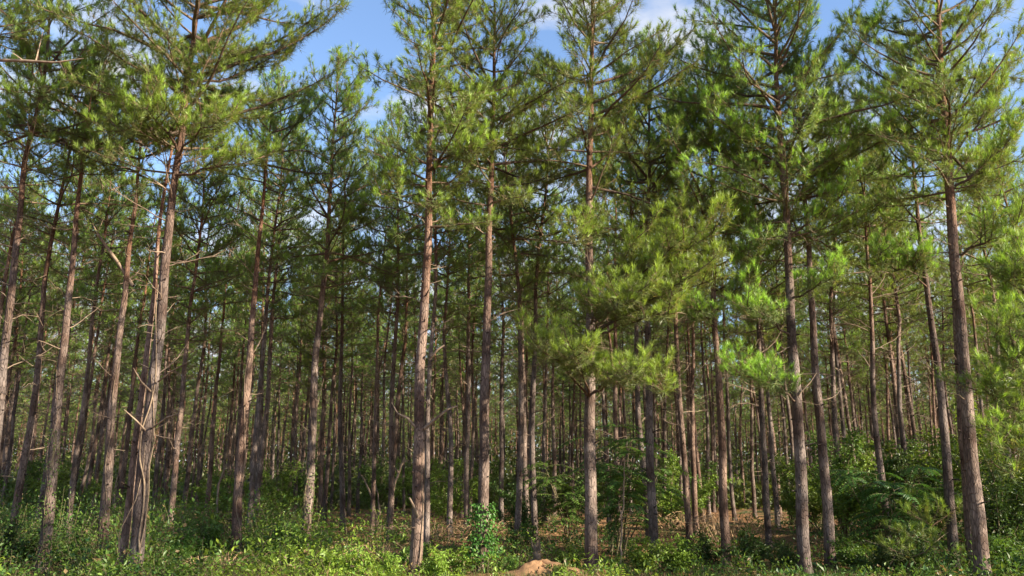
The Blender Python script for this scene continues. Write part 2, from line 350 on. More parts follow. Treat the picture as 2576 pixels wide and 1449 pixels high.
def pine(seed, axis, H, dbh, cb, Lmax, dens=1., n1=32, n2=18, wd=.0115, k=14, whorl=.5, hero=True, nlimb=14, ndead=12, dead_lo=2.5, deadL=1.1, extra=(), top_open=0., lopside=(0, 0)):
    """returns trunk, crown, limbs and dead branches as mesh builders, in coordinates of the tree's base"""
    rng = rs(seed); fn = trunk_fn(axis)
    tr = MB(); z = np.concatenate([np.linspace(-.2, 1, 7), np.linspace(1.4, H, 30 if hero else 14)])
    P = fn(z); wob = .018 if hero else .03
    P[:, 0] += wob * np.sin(z * 1.1 + seed) + wob * .5 * np.sin(z * 2.7 + seed * 2); P[:, 1] += wob * np.cos(z * .9 + seed * 1.7)
    rr = trunk_r(z, H, dbh) * (1 + rng.normal(0, .02, len(z)))
    tr.tube(P, rr, k)
    cw = MB(); tf = Tufts(); sa, sb, trr = [], [], []; limbs = []; deads = []
    # whorls of living limbs
    zz = cb; cand = []
    while zz < H - .25:
        t = (zz - cb) / (H - cb)
        nl = int(rng.integers(3, 6)); a0 = rng.uniform(0, 6.28)
        prof = (.55 + .45 * min(1, t / .22)) if t < .22 else (1 - ((t - .22) / .78) ** 1.6) * .86 + .14
        for j in range(nl):
            if rng.uniform() < .10 + top_open: continue
            az = a0 + j * 6.283 / nl + rng.normal(0, .3)
            Ln = (1.6 if hero else 1.42) * Lmax * prof * rng.uniform(.55, 1.2) * (1 + .35 * (math.cos(az) * lopside[0] + math.sin(az) * lopside[1]))
            el = R(1 + 43 * t ** .95) + rng.normal(0, .16)
            cand.append((zz + rng.normal(0, .06), az, el, max(.25, Ln), t))
        zz += whorl * rng.uniform(.75, 1.25) * (1 - .35 * t)
    order = sorted(range(len(cand)), key=lambda i: -cand[i][3] + cand[i][4] * .8)
    own = set(order[:nlimb]) if hero else set()
    for i, (z0, az, el, Ln, t) in enumerate(cand):
        c = fn(z0); r0 = .008 + .0115 * Ln
        LP = limb_path(rng, c, az, el, Ln, 7, rng.uniform(0, .5), .09)
        tgt = MB() if i in own else cw
        if i in own: limbs.append(tgt)
        tgt.tube(LP, np.linspace(r0, .006, 7), 6 if hero else 4, 0 if i in own else 1)
        dress(rng, LP, tf, sa, sb, trr, dens)
    for (p0, p1, rad, dn, sag) in extra:                   # particular limbs seen in the photograph: root -> tip
        p0 = np.asarray(p0); p1 = np.asarray(p1); s = np.linspace(0, 1, 9)[:, None]
        LP = p0 + (p1 - p0) * s; LP[:, 2] += sag * np.sin(s[:, 0] * math.pi); LP[1:-1] += rng.normal(0, .04, (7, 3))
        lb = MB(); lb.tube(LP, np.linspace(rad, .008, 9), 8, 0); limbs.append(lb)
        for q in range(2, 9):                              # its own forks, then shoots
            if rng.uniform() < .95:
                T = nrm(LP[min(8, q + 1)] - LP[q - 1]); az = math.atan2(T[1], T[0]) + rng.choice([-1, 1]) * rng.uniform(.4, 1.1)
                SP = limb_path(rng, LP[q], az, rng.uniform(.1, .8), rng.uniform(.45, .95) * dn, 5, .5)
                lb.tube(SP, np.linspace(rad * .4, .005, 5), 5, 0); dress(rng, SP, tf, sa, sb, trr, 1.35, .2, 1.27, 1.35)
        dress(rng, LP, tf, sa, sb, trr, 1.2, .35, 1.27, 1.3)
    # the leader
    for zt in np.arange(H - 1.0, H + .05, .13):
        for q in range(3):
            a = rng.uniform(0, 6.28); d = np.array([math.cos(a) * .5, math.sin(a) * .5, .8]); tf.add(fn(min(zt, H)), d, .95)
    tf.add(fn(H) + np.array([0, 0, .1]), np.array([0, 0, 1.]), 1.2)
    cw.sticks(sa, sb, trr, np.array(trr) * .8, 1)
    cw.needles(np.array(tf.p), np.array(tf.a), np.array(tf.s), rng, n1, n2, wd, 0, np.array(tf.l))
    # dead branches under the crown and broken stubs on the trunk
    for j in range(ndead):
        z0 = dead_lo + (cb + .6 - dead_lo) * ((j + rng.uniform(0, 1)) / max(1, ndead)) ** .75
        c = fn(z0); az = rng.uniform(0, 6.28); Ln = deadL * rng.uniform(.4, 1.25) * (.55 + .45 * z0 / cb)
        db = MB() if hero else tr
        if hero: deads.append(db)
        dead_branch(db, rng, c, az, R(rng.uniform(-5, 38)), Ln, (.009 + .006 * Ln), 5 if hero else 3, 0 if hero else 1, 1.2)
    for j in range(int(20 if hero else 12)):
        z0 = rng.uniform(min(.9, cb * .5), cb); a = rng.uniform(0, 6.28); c = fn(z0); r = trunk_r(z0, H, dbh); d = np.array([math.cos(a), math.sin(a), rng.uniform(-.1, .5)])
        e = rng.uniform(.025, .10) if rng.uniform() < .8 else rng.uniform(.1, .3)
        tr.tube(np.array([c + d * r * .6, c + d * (r + e * .5), c + d * (r + e)]), [.022, .018, .010], 5, 0, np.full(3, .42))
    return tr, cw, limbs, deads

def link_pine(name, parts, label, cat, loc, group=None):
    tr, cw, limbs, deads = parts
    root = thing(name, label, cat, loc, group)
    tr.build('trunk', [M_bark, M_dead], root); cw.build('crown', [M_needle, M_twig], root)
    for b in limbs: b.build('limb', [M_limb], root)
    for b in deads: b.build('dead_branch', [M_dead], root)
    return root

# the front row, read off the photograph: axis pixels (low to high), depth, trunk width, height, crown base pixel, spread, label
FR = 'pines of the front row'
HERO = [
 dict(h='leftmost front pine', lab='tan-barked front pine leaning inward, leftmost, tangled in bare dead twigs', px=[(-45, 1440), (15, 830), (35, 600), (58, 390), (100, 225), (112, 60)], Y=21, dbh=.27, H=17.6, cb=420, L=1.75, nd=26, dl=4, dL=1.45, sd=11),
 dict(h='outer pine', lab='pine just past the leftmost front pine reaching a bare reddish limb inward', px=[(-262, 1440), (-215, 900), (-180, 400), (-168, 155), (-158, 0)], Y=18.6, dbh=.28, H=16.6, cb=330, L=1.7, nd=8, dl=4, dL=1.2, sd=31),
 dict(h='ivy-footed leaning pine', lab='shaded front pine leaning right beside thin looping vine, left of the snag-limbed pine', px=[(110, 1430), (150, 1000), (190, 620), (213, 420)], Y=22, dbh=.30, H=13.9, cb=440, L=1.7, nd=16, dl=3, dL=1.2, sd=12),
 dict(h='snag-limbed pine', lab='shaded pine with one long broken dead limb reaching up left of the vine-wrapped pine', px=[(253, 1430), (290, 950), (328, 620), (345, 500), (352, 400)], Y=22.5, dbh=.285, H=13.4, cb=470, L=1.6, nd=14, dl=2.5, dL=1.2, sd=13),
 dict(h='slim sunlit companion', lab='slim orange-lit pine standing close against the vine-wrapped pine', px=[(300, 1449), (345, 1100), (378, 800), (404, 520), (422, 420)], Y=19.6, dbh=.205, H=12.6, cb=420, L=1.5, nd=10, dl=3, dL=1.1, sd=14),
 dict(h='vine-wrapped pine', lab='thick front pine wrapped in pale twisting vines at its foot', px=[(338, 1449), (372, 1080), (402, 800), (430, 520), (455, 330), (470, 200), (490, 60)], Y=19.3, dbh=.315, H=18.2, cb=430, L=2.45, nd=22, dl=2.6, dL=1.5, sd=15, dens=1.25, lop=(.5, .2)),
 dict(h='curving red pine', lab='red-brown pine curving right, looped by thin vines above green brush', px=[(595, 1400), (609, 1100), (640, 800), (663, 520), (672, 440)], Y=23.5, dbh=.285, H=13.2, cb=470, L=1.6, nd=14, dl=3, dL=1.3, sd=16),
 dict(h='lone-spire pine', lab='slender orange pine with open sparse crown ending in a lone spire against blue sky', px=[(770, 1410), (790, 950), (816, 680), (832, 450), (842, 260), (851, 90)], Y=25, dbh=.29, H=15.5, cb=720, L=1.75, nd=14, dl=3, dL=1.2, sd=17, dens=.8, op=.12),
 dict(h='pale straight pine', lab='tall pale grey pine with fork of dead limbs low on its trunk', px=[(1046, 1449), (1056, 1000), (1072, 700), (1079, 500), (1088, 200), (1092, 20)], Y=20.3, dbh=.31, H=18.4, cb=560, L=1.75, nd=12, dl=2.6, dL=.95, sd=18, dens=.95, lop=(.4, 0)),
 dict(h='leafy-footed pine', lab='straight grey-brown pine with bright leafy creeper around its foot', px=[(1210, 1449), (1221, 1000), (1229, 600), (1237, 480), (1240, 300)], Y=21, dbh=.295, H=16.6, cb=520, L=1.75, nd=12, dl=4, dL=1.0, sd=19),
 dict(h='low-boughed pine', lab='pale sunlit pine with bright green boughs hanging far below its crown', px=[(1485, 1449), (1485, 1000), (1482, 600), (1484, 300), (1490, 60)], Y=20.8, dbh=.325, H=17.9, cb=560, L=1.75, nd=10, dl=3, dL=.9, sd=20, lop=(.5, -.2)),
 dict(h='bough-screened pine', lab='plain shaded pine, upper trunk screened by the hanging green boughs', px=[(1648, 1449), (1634, 1050), (1628, 820), (1632, 500)], Y=23, dbh=.265, H=14.8, cb=560, L=1.8, nd=12, dl=5, dL=1.1, sd=21),
 dict(h='rough slim pine', lab='slim rough pine with short pale stubs left of the tall sunlit pine', px=[(1829, 1449), (1815, 1120), (1798, 850), (1788, 560)], Y=22.5, dbh=.255, H=14.3, cb=680, L=1.75, nd=14, dl=3.4, dL=1.2, sd=22),
 dict(h='broad-crowned pine', lab='tall grey pine with wide airy crown and bare straight lower trunk', px=[(2026, 1449), (2001, 1000), (1977, 600), (1965, 450), (1950, 200), (1941, 20)], Y=21, dbh=.315, H=18.4, cb=600, L=2.2, nd=10, dl=3.4, dL=1.0, sd=23, dens=1.0),
 dict(h='grey companion pine', lab='grey pine leaning beside the tall broad-crowned pine, low dead limb between them', px=[(2094, 1449), (2056, 1000), (2030, 650), (2020, 480)], Y=22, dbh=.29, H=13.6, cb=600, L=1.7, nd=12, dl=3.4, dL=1.2, sd=24),
 dict(h='shrub-side pine', lab='leaning pine rising from dark shrubs with sunlit right edge', px=[(2400, 1449), (2372, 1000), (2332, 720), (2308, 480), (2296, 340)], Y=22.5, dbh=.27, H=14.0, cb=560, L=1.7, nd=14, dl=4, dL=1.2, sd=25),
 dict(h='shaded close pine', lab='shaded pine standing tight behind the thickest sunlit-edged pine by the dark shrubs', px=[(2446, 1449), (2412, 950), (2390, 600), (2376, 440)], Y=21.2, dbh=.27, H=13.6, cb=500, L=1.6, nd=12, dl=4, dL=1.1, sd=26),
 dict(h='thick edge-lit pine', lab='thick grey pine with bright sunlit edge and full green crown beside dark shrubs', px=[(2470, 1449), (2432, 1000), (2402, 650), (2386, 400), (2370, 220), (2362, 20)], Y=19.6, dbh=.345, H=17.9, cb=480, L=2.15, nd=12, dl=3, dL=1.0, sd=27),
]
hero_px = []; hero_objs = {}
def hero_geo(d):
    Y = d['Y']; A = np.array([at(x, y, Y) for x, y in d['px']])
    # carry the axis down to the ground and up to the top
    lo = A[0] + (A[0] - A[1]) / (A[0][2] - A[1][2]) * (gz(A[0][0], Y) - A[0][2]) if len(A) > 1 else A[0]
    base = np.array([lo[0], Y, float(gz(lo[0], Y))])
    hi = A[-1] + (A[-1] - A[-2]) / (A[-1][2] - A[-2][2]) * (base[2] + d['H'] + .3 - A[-1][2])
    pts = [base + np.array([0, 0, -.3])] + [a for a in A if a[2] > base[2] + .3] + ([hi] if hi[2] > A[-1][2] + .2 else [])
    axis = np.array(pts) - base
    rng = rs(d['sd'] + 500); lean = rng.uniform(-.25, .25)
    axis[:, 1] += lean * np.maximum(axis[:, 2], 0) / d['H']
    cbz = at(d['px'][-1][0], d['cb'], Y)[2] - base[2]
    return base, axis, cbz
for d in HERO:
    base, axis, cbz = hero_geo(d); Y = d['Y']; extra = []
    loc = lambda x, y, dy=0.: at(x, y, Y + dy) - base
    h = d['h']
    if h == 'low-boughed pine':
        extra = [(loc(1490, 810), loc(1790, 590, -2.4), .045, 1.3, .1), (loc(1490, 815), loc(1720, 600, -2.8), .035, 1.2, .1), (loc(1490, 835), loc(1800, 700, -2.0), .035, 1.1, .1), (loc(1490, 850), loc(1680, 790, -2.8), .035, 1.1, .1), (loc(1490, 845), loc(1560, 760, -3.0), .03, 1.1, .1), (loc(1490, 840), loc(1740, 690, -2.7), .04, 1.1, .05),
                 (loc(1490, 800), loc(1600, 600, -2.3), .035, 1.0, .1), (loc(1488, 700), loc(1700, 640, -.6), .035, 1.05, .1), (loc(1486, 820), loc(1610, 730, -3.0), .035, 1.05, .05),
                 (loc(1482, 1000), loc(1350, 868, -3.0), .035, .9, .12), (loc(1482, 1000), loc(1440, 880, -3.2), .03, .8, .1),
                 (loc(1490, 985), loc(1670, 985, -3.1), .035, .8, .25), (loc(1490, 990), loc(1590, 940, -3.3), .03, .75, .1), (loc(1486, 620), loc(1440, 590, -1.8), .03, .7, .0)]
    elif h == 'vine-wrapped pine':
        extra = [(loc(478, 215), loc(745, 105, .4), .04, .95, -.25), (loc(450, 330), loc(280, 330, -1.2), .035, .95, .1), (loc(440, 400), loc(560, 300, -1.5), .035, 1., .1),
                 (loc(445, 380), loc(360, 270, -1.6), .035, 1., .1), (loc(440, 440), loc(640, 400, -.8), .035, .9, .0)]
    elif h == 'pale straight pine':
        extra = [(loc(1088, 320), loc(1225, 225, .2), .035, .9, -.15), (loc(1082, 430), loc(1190, 375, -1.4), .03, 1., .1), (loc(1080, 470), loc(960, 490, -1.), .025, .8, .15)]
    elif h == 'broad-crowned pine':
        extra = [(loc(1960, 350), loc(2215, 40, .2), .035, .95, -.25), (loc(1968, 470), loc(2180, 330, -.8), .035, 1., -.1), (loc(1975, 600), loc(2130, 480, -1.), .035, 1., -.1), (loc(1965, 420), loc(1800, 300, -.8), .03, .95, .0), (loc(2000, 1000), loc(1850, 945, -1.6), .025, .75, .1), (loc(2001, 1010), loc(1930, 960, -2.), .025, .7, .1), (loc(1990, 850), loc(1880, 770, -1.5), .03, .9, .1), (loc(1985, 760), loc(2090, 700, -1.4), .03, .9, .0)]
    elif h == 'thick edge-lit pine':
        extra = [(loc(2385, 400), loc(2545, 150, -.2), .035, 1., -.2), (loc(2390, 480), loc(2560, 330, -.8), .035, 1., -.1), (loc(2400, 640), loc(2560, 560, -1.2), .035, 1., -.1)]
    elif h == 'leftmost front pine':
        extra = [(loc(98, 240), loc(265, 75, .2), .025, .6, -.2), (loc(100, 230), loc(60, 70, -.6), .025, .9, .0)]
    elif h == 'lone-spire pine':
        extra = [(loc(818, 590), loc(920, 520, .3), .03, .8, -.1), (loc(838, 330), loc(905, 190, .1), .02, .6, -.1)]
    elif h == 'bough-screened pine':
        extra = [(loc(1632, 420), loc(1810, 210, -.6), .035, 1.1, -.1), (loc(1632, 480), loc(1730, 330, -.9), .03, 1.1, .0)]
    elif h == 'rough slim pine':
        extra = [(loc(1795, 780), loc(1900, 690, -.8), .025, .9, .0), (loc(1798, 830), loc(1760, 780, -1.), .022, .8, .0), (loc(1790, 620), loc(1870, 560, -.8), .025, .9, .0)]
    elif h == 'shrub-side pine':
        extra = [(loc(2330, 700), loc(2200, 660, -1.), .025, .9, .0), (loc(2330, 720), loc(2280, 640, -1.2), .025, .9, .0)]
    p = pine(d['sd'], axis, d['H'], d['dbh'], cbz, d['L'], d.get('dens', 1.), ndead=d['nd'], dead_lo=d['dl'], deadL=d['dL'], extra=extra, top_open=d.get('op', 0), lopside=d.get('lop', (0, 0)))
    if h == 'outer pine':
        b = MB(); b.tube([loc(-168, 165), loc(-60, 150, -.5), loc(60, 153, -.8), loc(140, 157, -.9), loc(210, 147, -.9)], [.05, .042, .034, .024, .008], 7); b.sticks([loc(90, 154, -.85), loc(150, 156, -.9), loc(60, 153, -.8)], [loc(108, 80, -.7), loc(165, 185, -1.), loc(0, 110, -.9)], [.018, .012, .015], .005); p[3].append(b)
    if h == 'snag-limbed pine':                         # the long broken limb reaching up and left
        b = MB(); b.tube([loc(335, 720), loc(300, 665), loc(268, 620), loc(245, 588)], [.05, .045, .04, .035], 8); b.sticks([loc(245, 588), loc(250, 596)], [loc(262, 545), loc(232, 560)], [.015, .02], .006); p[3].append(b)
    if h == 'pale straight pine':
        b = MB(); b.tube([loc(1068, 1078, -.1), loc(1095, 1055, -.25), (loc(1125, 1030, -.3)), loc(1150, 1022, -.2)], [.045, .038, .028, .012], 7); b.sticks([loc(1095, 1055, -.25)], [loc(1112, 1038, -.6)], .03, .012); p[3].append(b)
        b = MB(); b.tube([loc(1045, 1075, -.1), loc(1025, 1052, -.2), loc(1000, 1040, -.1), loc(985, 1012)], [.035, .028, .02, .008], 7); p[3].append(b)
        b = MB(); b.tube([loc(1052, 1300, -.15), loc(1040, 1272, -.3), loc(1030, 1252, -.4)], [.035, .03, .02], 6); p[3].append(b)
        b = MB(); b.tube([loc(1080, 905, -.1), loc(1100, 880, -.3), loc(1118, 868, -.3)], [.02, .03, .02], 6); p[3].append(b)
    if h == 'vine-wrapped pine':
        for q in ([(368, 1085), (345, 1060), (312, 1030)], [(385, 1075), (420, 1050), (452, 1040)], [(398, 960), (430, 935), (475, 910)], [(380, 985), (355, 960), (335, 925)]):
            b = MB(); b.tube([loc(*q[0], -.1), loc(*q[1], -.4), loc(*q[2], -.6)], [.024, .019, .008], 6); p[3].append(b)
    if h == 'broad-crowned pine':
        b = MB(); b.tube([loc(2000, 1010, -.1), loc(2016, 985, -.2), loc(2040, 960, -.2), loc(2056, 935, 0)], [.02, .018, .014, .008], 6); p[3].append(b)
    o = link_pine('pine_tree', p, d['lab'], 'pine tree', base, FR)
    hero_objs[h] = (o, base, axis, d)
    if h != 'outer pine': hero_px.append((to_px(base + np.array([np.interp(3, axis[:, 2], axis[:, 0]), 0, 3]))[0], h))

# ---- a kit of trees for the ranks behind
KIT = []
for v in range(12):
    rng = rs(900 + v); full = v < 5; H = (16.2 if full else 15.3) + rng.uniform(-.9, .9); cb = H * (rng.uniform(.43, .52) if full else rng.uniform(.50, .61))
    ax = [(0, 0, -.3), (0, 0, 0)] + [(rng.normal(0, .07) * z / 4, rng.normal(0, .07) * z / 4, z) for z in (4, 8, 12, H + .3)]
    p = pine(100 + v, np.array(ax), H, .25, cb, rng.uniform(1.5, 1.9) if full else rng.uniform(1.35, 1.75), .86 if full else .76, 17, 12, .0175, 8, .52 if full else .56, False, 0, 22, 2., 1.5)
    KIT.append((p[0].mesh('trunk', [M_bark, M_dead]), p[1].mesh('crown', [M_needle, M_twig]), H))
def kit_pine(name, v, base, scale, girth, tilt, rz, label, cat, group):
    root = thing(name, label, cat, base, group)
    q = Vector((0, 0, 1)).rotation_difference(Vector(tilt).normalized()) @ Quaternion((0, 0, 1), rz)
    root.rotation_euler = q.to_euler(); root.scale = (scale, scale, scale)
    for nm, me in (('trunk', KIT[v][0]), ('crown', KIT[v][1])):
        o = bpy.data.objects.new(nm, me); C.objects.link(o); o.parent = root
        if nm == 'trunk': o.scale = (girth * .9, girth * .9, 1)
    return root
# ranks behind whose trunks can be told apart: low pixel, high pixel, width in pixels
MID = [(8, 1075, 45, 740, 15), (30, 1050, 62, 760, 12), (82, 1120, 105, 900, 11), (192, 1180, 226, 925, 17), (206, 1225, 260, 900, 11), (225, 1200, 262, 960, 12), (240, 1200, 275, 930, 9),
 (310, 1125, 330, 960, 10), (400, 1175, 425, 960, 14), (425, 1175, 440, 980, 9), (442, 1200, 478, 760, 19), (470, 1200, 505, 800, 15), (493, 1150, 510, 960, 9), (525, 1200, 555, 820, 14), (575, 1175, 590, 930, 8), (590, 1125, 600, 900, 9),
 (655, 1175, 690, 790, 17), (680, 1175, 688, 1000, 7), (700, 1175, 706, 980, 9), (744, 1175, 752, 890, 12), (806, 1200, 818, 870, 13), (830, 1125, 851, 850, 13), (862, 1175, 865, 740, 16), (889, 1150, 898, 900, 8),
 (909, 1075, 918, 880, 10), (932, 1175, 942, 870, 8), (946, 1150, 962, 860, 11), (985, 1150, 992, 800, 18), (1084, 1175, 1096, 920, 10), (1106, 1125, 1116, 900, 10), (1149, 1100, 1152, 940, 7), (1168, 1175, 1172, 960, 8), (1178, 1125, 1184, 720, 16),
 (1264, 1125, 1268, 775, 15), (1305, 1125, 1311, 775, 19), (1343, 1075, 1340, 660, 19), (1368, 1175, 1370, 950, 10), (1395, 1175, 1393, 980, 13), (1408, 1125, 1408, 980, 7), (1450, 1075, 1448, 980, 7), (1517, 1025, 1506, 840, 13), (1612, 1010, 1600, 790, 19), (1728, 1225, 1703, 830, 20),
 (1714, 1025, 1705, 880, 10), (1781, 1225, 1770, 850, 12), (1794, 1225, 1783, 880, 10), (1868, 1125, 1862, 900, 9), (1853, 1175, 1848, 1000, 7), (1924, 1175, 1892, 680, 19), (1950, 1225, 1915, 690, 16), (2110, 1125, 2084, 790, 19), (2228, 1025, 2213, 870, 11), (2192, 1025, 2184, 900, 8),
 (2252, 1025, 2230, 780, 16), (2276, 975, 2249, 740, 12), (2388, 1075, 2356, 740, 11), (2494, 1225, 2478, 760, 9), (2573, 1025, 2566, 760, 14), (1268, 1050, 1270, 900, 8), (1560, 1000, 1555, 880, 8), (1660, 1000, 1655, 860, 8)]
from collections import defaultdict
placed = [np.array([b[0], b[1]]) for _, b, _, _ in hero_objs.values()]
hp = sorted(hero_px); count = defaultdict(int)
ORD = ['first', 'second', 'third', 'fourth', 'fifth', 'sixth', 'seventh', 'eighth', 'ninth', 'tenth', 'eleventh', 'twelfth']
mids = sorted(MID)
for i, (bx, by, tx, ty, wpx) in enumerate(mids):
    rng = rs(3000 + i); dbh = rng.uniform(.235, .27); Y = FPX * dbh / wpx * .97
    a, b = at(bx, by, Y), at(tx, ty, Y); dr = nrm(b - a); base = a - dr * ((a[2] - float(gz(a[0], Y))) / dr[2]); base[2] = gz(base[0], base[1])
    dr = nrm(dr + np.array([0, rng.normal(0, .015), 0])); v = int(rng.integers(0, 5)) if wpx >= 13 else int(rng.integers(5, 12)); sc = rng.uniform(.93, 1.06)
    near = [x for x in hp if x[0] < bx]
    if near: side, h = 'right of', near[-1][1]
    else: side, h = 'left of', hp[0][1]
    count[h + side] += 1
    look = 'stout' if wpx >= 18 else ('slim' if wpx >= 12 else 'thin')
    lab = f'{look} pine behind the front row, {ORD[count[h + side] - 1]} marked trunk {side} the {h}'.replace('marked ', '')
    kit_pine('pine_tree', v, base, sc, dbh / .25 / sc, dr, rng.uniform(0, 6.28), lab, 'pine tree', 'pines of the middle ranks')
    placed.append(base[:2])
# deeper ranks, too alike to tell apart
rng = rs(77); deep = 0; P = np.array(placed); cand = []
for yy in np.arange(25, 96, 3.0):
    for xx in np.arange(-70, 70, 2.95):
        x = xx + rng.normal(0, .5); y = yy + rng.normal(0, .55)
        if abs(x) > .63 * y + 1.0: continue
        cand.append((y, x))
cand.sort()
for y, x in cand:
    if deep >= 204: break
    P = np.array(placed); dm = np.min(np.hypot(P[:, 0] - x, P[:, 1] - y))
    if dm < 1.95: continue
    if y < 34 and (min(abs(to_px((x, y, 3))[0] - q) for q, _ in hp) < 22): continue
    s = rng.uniform(.88, 1.04); dbh = rng.uniform(.19, .27)
    kit_pine('pine_tree', int(rng.integers(5, 12)), (x, y, float(gz(x, y))), s, dbh / .25 / s, (rng.normal(0, .02), rng.normal(0, .02), 1), rng.uniform(0, 6.28),
             'slender plantation pine standing deep in the wood behind the nearer ranks', 'pine tree', 'pines deep in the plantation')
    placed.append(np.array([x, y])); deep += 1; last_y = y
print('deep pines', deep, 'to', last_y)

# unseen pines added out of view on the right, set to cast shade inward
rng = rs(78)
for i, (x, y) in enumerate([(12, 11.2), (25, 13), (34, 20.5), (21, 4.6), (30, 14), (33, 16.8), (36, 24)]):
    s = rng.uniform(.95, 1.08)
    kit_pine('pine_tree', int(rng.integers(0, 10)), (x, y, float(gz(x, y))), s, 1.1, (rng.normal(0, .02), rng.normal(0, .02), 1), rng.uniform(0, 6.28), 'unseen pine added to cast shade, out past the thick edge-lit pine', 'pine tree', 'unseen pines added for shade')
# ---- the wood beyond, one mass
rng = rs(5); far = MB()
proto = []
for v in range(3):
    p = pine(700 + v, np.array([(0, 0, -.3), (0, 0, 0), (.05, 0, 8), (0, .05, 16)]), 15.2, .24, 7.4 + v * .6, 1.8, .45, 7, 7, .042, 5, .8, False, 0, 3, 3., 1.2)
    tv, cv = p[0], p[1]; proto.append((tv, cv))
def stamp(dst, src, M, t, matmap):
    off = 0
    for (V, (F, m, sm), T) in zip(src.V, src.F, src.T):
        dst.add(V @ M.T + t, F - off, matmap[m], T, sm); off += len(V)
nfar = 0
for yy in np.arange(last_y + 1.5, 150, 4.2):
    for xx in np.arange(-100, 100, 3.6):
        x = xx + rng.normal(0, .9); y = yy + rng.normal(0, 1.1)
        if abs(x) > .64 * y + 3: continue
        a = rng.uniform(0, 6.28); s = rng.uniform(.85, 1.1); M = np.array([[math.cos(a), -math.sin(a), 0], [math.sin(a), math.cos(a), 0], [0, 0, 1]]) * s
        tv, cv = proto[int(rng.integers(0, 3))]; t = np.array([x, y, float(gz(x, y))])
        stamp(far, tv, M, t, {0: 0, 1: 1}); stamp(far, cv, M, t, {0: 2, 1: 3}); nfar += 1
# broad-leaved thicket closing the view under the far crowns
n = 90000; ty_ = rng.uniform(last_y * .8, 152, n); tx_ = rng.uniform(-.66, .66, n) * ty_
hh = rng.uniform(0, 1, n) ** 1.1 * (1.6 + 5.4 * np.clip((ty_ - 50) / 45, 0, 1) * (.55 + .45 * np.sin(tx_ * .33 + 2 * np.sin(ty_ * .17))))
pp = np.stack([tx_, ty_, gz(tx_, ty_) + hh], -1)
far.leaves(pp, rng.normal(size=(n, 3)) + np.array([0, 0, .2]), nrm(rng.normal(size=(n, 3)) + np.array([0, -.3, .8])), rng.uniform(.3, .6, n), rng.uniform(.2, .38, n), np.array([.11, .14, .036]) * rng.uniform(.6, 1.3, (n, 1)), 4)
n = 130000; ty_ = rng.uniform(138, 156, n); tx_ = rng.uniform(-.68, .68, n) * ty_; hh = rng.uniform(0, 1, n) * (13 + 2.5 * np.sin(tx_ * .31) + 1.5 * np.sin(tx_ * .83))
far.leaves(np.stack([tx_, ty_, gz(tx_, ty_) + hh], -1), rng.normal(size=(n, 3)), nrm(rng.normal(size=(n, 3)) + np.array([0, -.5, .6])), rng.uniform(.4, .8, n), rng.uniform(.25, .45, n), np.array([.12, .15, .04]) * rng.uniform(.6, 1.3, (n, 1)), 4)
tag(far.build('far_woods', [M_bark, M_dead, M_needle, M_twig, M_leaf]), 'distant pine wood closing the view behind the trunks', 'woods', None, 'stuff')
print('far trees', nfar)

# ------------------------------------------------------------------ undergrowth
def dome(rng, mb, c, rad, h, nleaf, lsz, tint, matn=0, stems=True, stem_mat=1, low=.05):
    """a small leafy plant: leaves through an upright dome, on a few thin stems"""
    d = nrm(rng.normal(size=(nleaf, 3))); q = rng.uniform(.35, 1, (nleaf, 1)) ** .6
    p = np.asarray(c) + d * q * np.array([rad, rad, h * .55]) + np.array([0, 0, h * .5]); p[:, 2] = np.maximum(p[:, 2], c[2] + low)
    nor = nrm(d * .7 + np.array([0, 0, .9]) + rng.normal(0, .32, (nleaf, 3)))
    dv = nrm(d + rng.normal(0, .6, (nleaf, 3)) + np.array([0, 0, -.15]))
    mb.leaves(p, dv, nor, rng.uniform(.7, 1.3, nleaf) * lsz, rng.uniform(.7, 1.2, nleaf) * lsz * .55, np.asarray(tint) * rng.uniform(.78, 1.2, (nleaf, 1)), matn)
    if stems:
        k = max(3, nleaf // 14); e = p[:k]; b = np.tile(np.asarray(c) + np.array([0, 0, -.03]), (k, 1)) + rng.normal(0, rad * .12, (k, 3)) * np.array([1, 1, 0])
        m = (b + e) / 2 + rng.normal(0, .04, (k, 3)); mb.sticks(b, m, .006, .005, stem_mat); mb.sticks(m, e, .005, .003, stem_mat)
def patch(px):            # how lush the brush is across the view, from the photograph
    return np.interp(px, [-200, 0, 300, 560, 760, 900, 1050, 1250, 1400, 1700, 1900, 2100, 2300, 2700], [1, 1, .95, 1, 1, .9, .75, .6, .5, .5, .5, .7, .9, 1])
def brush_h(px, y):
    return np.interp(px, [-200, 0, 560, 720, 850, 1000, 1250, 1500, 1800, 2100, 2400, 2800], [1.35, 1.3, 1.25, 1.2, .85, .7, .55, .45, .45, .6, .85, .95])
rng = rs(41); ug = MB(); npl = 0
def clump(x, y): return .5 + .32 * np.sin(x * 1.35 + 2.1 * np.sin(y * .62 + .4)) + .24 * np.sin(y * 1.9 + 1.4 * np.sin(x * .8)) + .14 * np.sin(x * 3.3 - y * 2.2)
